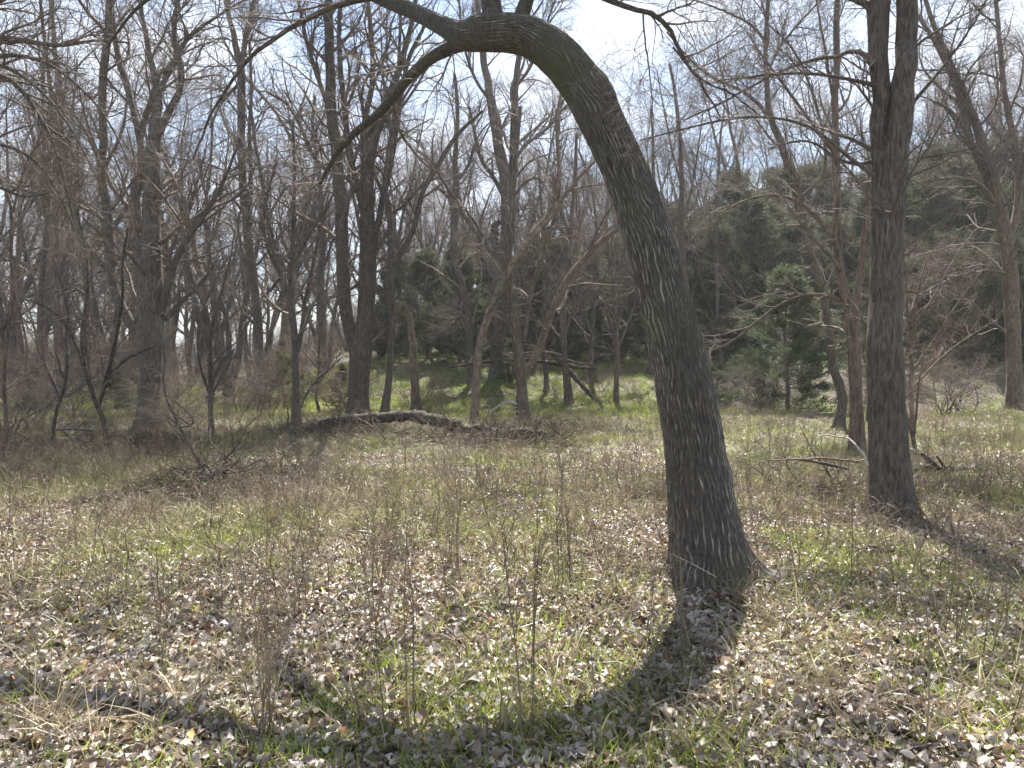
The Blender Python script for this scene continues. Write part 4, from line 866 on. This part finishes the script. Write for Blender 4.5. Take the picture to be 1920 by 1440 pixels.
def tuft(g, n, h, rad, wd, lean=.35, segs=3, curve=.5):
    vs, fs, ts, off = [], [], [], 0
    for i in range(n):
        a = g.random() * 6.28; r = rad * math.sqrt(g.random()); p = np.array([r * math.cos(a), r * math.sin(a), -.01])
        la = g.random() * 6.28; d = unit(np.array([math.cos(la) * lean * g.random() * 2, math.sin(la) * lean * g.random() * 2, 1.0])); H = h * g.uniform(.45, 1.15); fall = np.array([math.cos(la), math.sin(la), -.55]) * curve * g.random()
        sd = unit(np.cross(d, g.normal(size=3))); w = wd * g.uniform(.7, 1.3)
        for k in range(segs):
            vs += [p - sd * w * (1 - k / segs * .7), p + sd * w * (1 - k / segs * .7)]; p = p + d * H / segs; d = unit(d + fall)
        vs.append(p); o = off
        for k in range(segs - 1): fs.append((o + 2 * k, o + 2 * k + 1, o + 2 * k + 3, o + 2 * k + 2))
        tri = (o + 2 * segs - 2, o + 2 * segs - 1, o + 2 * segs, o + 2 * segs); fs.append(tri)
        off += 2 * segs + 1; ts += [g.random()] * (2 * segs + 1)
    F4 = np.array(fs); q = F4[F4[:, 2] != F4[:, 3]]; t = F4[F4[:, 2] == F4[:, 3]][:, :3]
    return np.array(vs), [q, t], np.array(ts)

def cover(name, protos, n, r0, r1, prob, mat, label, s0=.7, s1=.6, half=.87, p=1.0, tilt=.1):
    x, y = wedge(n, r0, r1, half, p); k = gl.random(n) < prob(x, y); x, y = x[k], y[k]; n = len(x)
    return scatter(name, protos, np.stack([x, y, ground(x, y)], -1), np.stack([gl.normal(size=n) * tilt, gl.normal(size=n) * tilt, gl.random(n) * 6.28], -1), s0 + s1 * gl.random(n), mat, label=label)
green = lambda x, y: np.clip((vnoise(x / 1.3 + 7, y / 1.3, 6) - .42) * 3.2, 0, 1) * (.3 + .7 * smooth(3.6, 7, y)) * (.4 + .9 * vnoise(x / 4, y / 4, 3))
cover('green_grass', [tuft(gl, 10, .11, .035, .0036, .4) for _ in range(8)], 70000, 2.2, 25, lambda x, y: green(x, y) * .95 + .05, M_GRASS, 'short tufts of fresh green grass coming up through the leaves')
cover('bank_grass', [tuft(gl, 26, .16, .16, .006) for _ in range(4)], 20000, 19, 42, lambda x, y: np.clip(1 - smooth(.2, .34, x / y) + .12, 0, 1) * np.clip(.35 + 1.1 * (vnoise(x / 2.4, y / 2.4, 1)), 0, 1), M_GRASS, 'sunlit green grass on the bank beyond the clearing', p=.8)
dryp = lambda x, y: smooth(3.4, 9.5, y) * np.clip(-.1 + 1.15 * vnoise(x / 1.4, y / 1.4, 2), 0, 1) * (1 - .4 * smooth(20, 26, y)) + .035
cover('dry_grass', [tuft(gl, 15, .24, .07, .0034, .55, 3, .8) for _ in range(8)], 40000, 2.4, 30, dryp, M_DRY, 'matted dry tan grass across the clearing', tilt=.2)

def brush_clump(g, n=5, h=.36):
    P = np.empty((n, 5, 3)); P[:, 0] = g.normal(size=(n, 3)) * [.12, .12, 0]; D = unit(g.normal(size=(n, 3)) * [.55, .55, .2] + [0, 0, .8])
    for k in range(1, 5): P[:, k] = P[:, k - 1] + D * h / 4 * (.6 + .6 * g.random((n, 1))); D = unit(D + g.normal(size=(n, 3)) * .3)
    R = np.linspace(.0038, .002, 5)[None] * np.ones((n, 1)); a, ra = grow(g, P, R, 4, .3, 1, .8, h * .35, 3, wig=.3, trop=.0, rmin=.002)
    b, rb = grow(g, a, ra, 2, .2, 1, .8, h * .16, 2, wig=.2, trop=.0, rmin=.0018)
    v, q = stack([tubes(P, R, 3, g), tubes(a, ra, 3, g), tubes(b, rb, 3, g)]); return v, q, np.full(len(v), g.random())
brushp = lambda x, y: .9 * np.clip((vnoise(x / 2.2 + 3, y / 2.2, 4) - .35) * 2, 0, 1) * smooth(4.5, 9, y) * (1 - .4 * smooth(18, 24, y))  + .35 * (x / y < -.3) * smooth(5, 8, y) + .03
cover('dead_brush', [brush_clump(gl) for _ in range(6)], 8500, 3.2, 40, brushp, M_WEED, 'thin pinkish-brown dead brush and stems over the clearing', s0=.55, s1=.7, tilt=.15)

# ------------------------------------------------------------------ tall dead weeds, one by one
def weed(seed, h=.75, stems=2, side=9):
    g = np.random.default_rng(seed); P = np.empty((stems, 9, 3)); P[:, 0] = g.normal(size=(stems, 3)) * [.012, .012, 0]; P[:, 0, 2] = -.02
    D = unit(g.normal(size=(stems, 3)) * [.09, .09, 0] + [0, 0, 1.0])
    for k in range(1, 9): P[:, k] = P[:, k - 1] + D * h / 8 * (.8 + .35 * g.random((stems, 1))); D = unit(D + g.normal(size=(stems, 3)) * .05)
    R = np.linspace(.0042, .0013, 9)[None] * (.7 + .4 * g.random((stems, 1)))
    a, ra = grow(g, P, R, side, .4, 1, .45, h * .26, 5, wig=.07, trop=.12, rmin=.0012)
    b, rb = grow(g, a, ra, 6, .3, 1, .5, h * .06, 2, wig=.1, trop=.1, rmin=.0012)
    v, q = stack([tubes(P, R, 5, g), tubes(a, ra, 3, g), tubes(b, rb, 3, g)]); return mesh_from('dead_weed', v, q, M_WEED, {'tone': ('FLOAT', np.full(len(v), g.random()))})
WD = [weed(5000 + i, .75, 1 + i % 3) for i in range(8)]
def put_weed(x, y, s, label, group=None, tilt=0., pr=None):
    r = link('dead_weed', WD[gl.integers(8) if pr is None else pr], loc=(x, y, float(ground(x, y))), rz=gl.random() * 6.28, scale=s, label=label, cat='weed', group=group)
    r.rotation_euler = (gl.normal() * .07, tilt + gl.normal() * .05, gl.random() * 6.28)
for px, py, s, pr in [(478, 1400, .95, 2), (492, 1408, .9, 5), (505, 1398, 1.0, 2), (486, 1390, .8, 7), (512, 1404, .75, 1)]:
    D = 1793 / (py - 690); put_weed(*at(px, D), s, {478: 'leftmost', 492: 'middle', 505: 'tallest', 486: 'second', 512: 'rightmost'}[px] + ' stalk of the thick brown weed cluster at the lower left', 'thick weed cluster at lower left', 0, pr)
for px, py, s, pr, lab in [(712, 1400, 1.05, 0, 'single tall straight stalk left of the trio of weeds below centre'), (765, 1412, 1.05, 3, 'left stalk of the weed pair rising below centre'), (785, 1405, 1.25, 6, 'tallest thin stalk of the weed pair rising below centre'),
        (992, 1432, 1.1, 4, 'thin reddish stalk standing alone at the bottom centre'), (1000, 1270, .9, 1, 'branched stalk with an orange leaf caught in it, centre foreground'), (1742, 1440, 1.15, 3, 'long stalk leaning right at the bottom right'), (1800, 1245, .9, 5, 'bundle of orange-brown stems near the right edge'),
        (1505, 1060, .8, 2, 'upright stalks just right of the leaning trunk foot'), (1650, 1140, .8, 6, 'reddish upright stalk between the two big trees'), (1880, 1400, 1.0, 0, 'pale thick stalk at the right edge foreground'), (700, 1190, .8, 7, 'brown branched weed left of centre'), (1110, 855, 1.2, 2, 'tall rusty weed standing beyond the log end'), (1440, 925, 1.1, 4, 'stubby broken weed with a pale tip right of the leaning trunk')]:
    D = 1793 / (py - 690); put_weed(*at(px, D), s, lab, None, .22 if 'leaning' in lab else 0, pr)
def clump(px, py, n, h, rad, wd, lean, mat, name, label, cat, curve=.35):
    D = 1793 / (py - 690); x, y = at(px, D); v, f, t = tuft(gl, n, h, rad, wd, lean, 5, curve)
    link(name, mesh_from(name, v, f, mat, {'tone': ('FLOAT', t)}, smooth_sh=False), loc=(x, y, float(ground(x, y))), label=label, cat=cat)
clump(60, 1420, 55, .5, .1, .002, .7, M_DRY, 'straw_clump', 'fan of long pale dry straws at the lower left corner', 'dry grass clump')
clump(185, 1450, 26, .42, .08, .002, .7, M_DRY, 'straw_clump', 'smaller sprawl of dry straws beside the lower left corner fan', 'dry grass clump')
clump(1420, 1430, 20, .4, .1, .0016, .8, M_DRY, 'straw_clump', 'few long straws lying toward the bottom right of the shadow', 'dry grass clump')
for px, py, n, h, lab in [(405, 1385, 30, .16, 'tall bright green grass tuft in the shade at lower left'), (575, 1420, 18, .1, 'small green tuft at the edge of the bottom shadow'), (40, 1215, 26, .12, 'sunlit green tuft near the left edge'), (75, 1235, 22, .1, 'second sunlit green tuft near the left edge, just right of the first'), (565, 1125, 24, .12, 'upright green tuft right of the curled bark piece'),
        (1345, 1400, 30, .13, 'bright grass tuft at the bottom edge of the trunk shadow'), (1000, 1265, 22, .1, 'green tuft at the foot of the branched stalk in the centre'), (905, 1160, 34, .12, 'wide green tuft left of the leaning trunk shadow, centre'), (1295, 1092, 30, .1, 'dark green grass tuft at the left foot of the leaning trunk'), (1520, 1400, 24, .12, 'grass tuft at the bottom right among large leaves')]:
    clump(px, py, n, h, .05, .0028, .45, M_GRASS, 'grass_tuft', lab, 'grass tuft', .25)
n = 240
for i in range(n):
    y = 2.9 * (15 / 2.9) ** (gl.random() ** .8); u = gl.uniform(-.82, .82); x = u * y
    if abs(x - 1.3) < .35 and 2 < y < 4.6: continue
    side = 'left' if u < -.28 else ('middle' if u < .28 else 'right'); dist = 'front' if y < 5 else ('middle' if y < 9 else 'back')
    put_weed(x, y, .45 + .5 * gl.random() + .02 * y, f'thin dead brown weed stalk in the {side} {dist} of the clearing' if side != dist else 'thin dead brown weed stalk in the centre of the clearing', f'weed stalks {side} {dist}')

# ------------------------------------------------------------------ thin volume added to grey the background like veiling lens glare
def veil_haze():
    m, nt, nd, lk = node_mat('thin_veil_haze'); out = nd.new('ShaderNodeOutputMaterial'); v = nd.new('ShaderNodeVolumePrincipled')
    v.inputs['Density'].default_value = VEIL_HAZE; v.inputs['Color'].default_value = (.92, .95, 1, 1); v.inputs['Anisotropy'].default_value = 0.35
    lk.new(v.outputs[0], out.inputs['Volume'])
    x0, x1, y0, y1, z0, z1 = -210, 210, -12, 262, -3, 26
    vv = np.array([(x, y, z) for x in (x0, x1) for y in (y0, y1) for z in (z0, z1)], float)
    q = np.array([(0, 1, 3, 2), (4, 6, 7, 5), (0, 4, 5, 1), (2, 3, 7, 6), (0, 2, 6, 4), (1, 5, 7, 3)])
    link('veil_haze', mesh_from('veil_haze', vv, [q], m, smooth_sh=False), kind='stuff')
VEIL_HAZE = 0.0005
veil_haze()
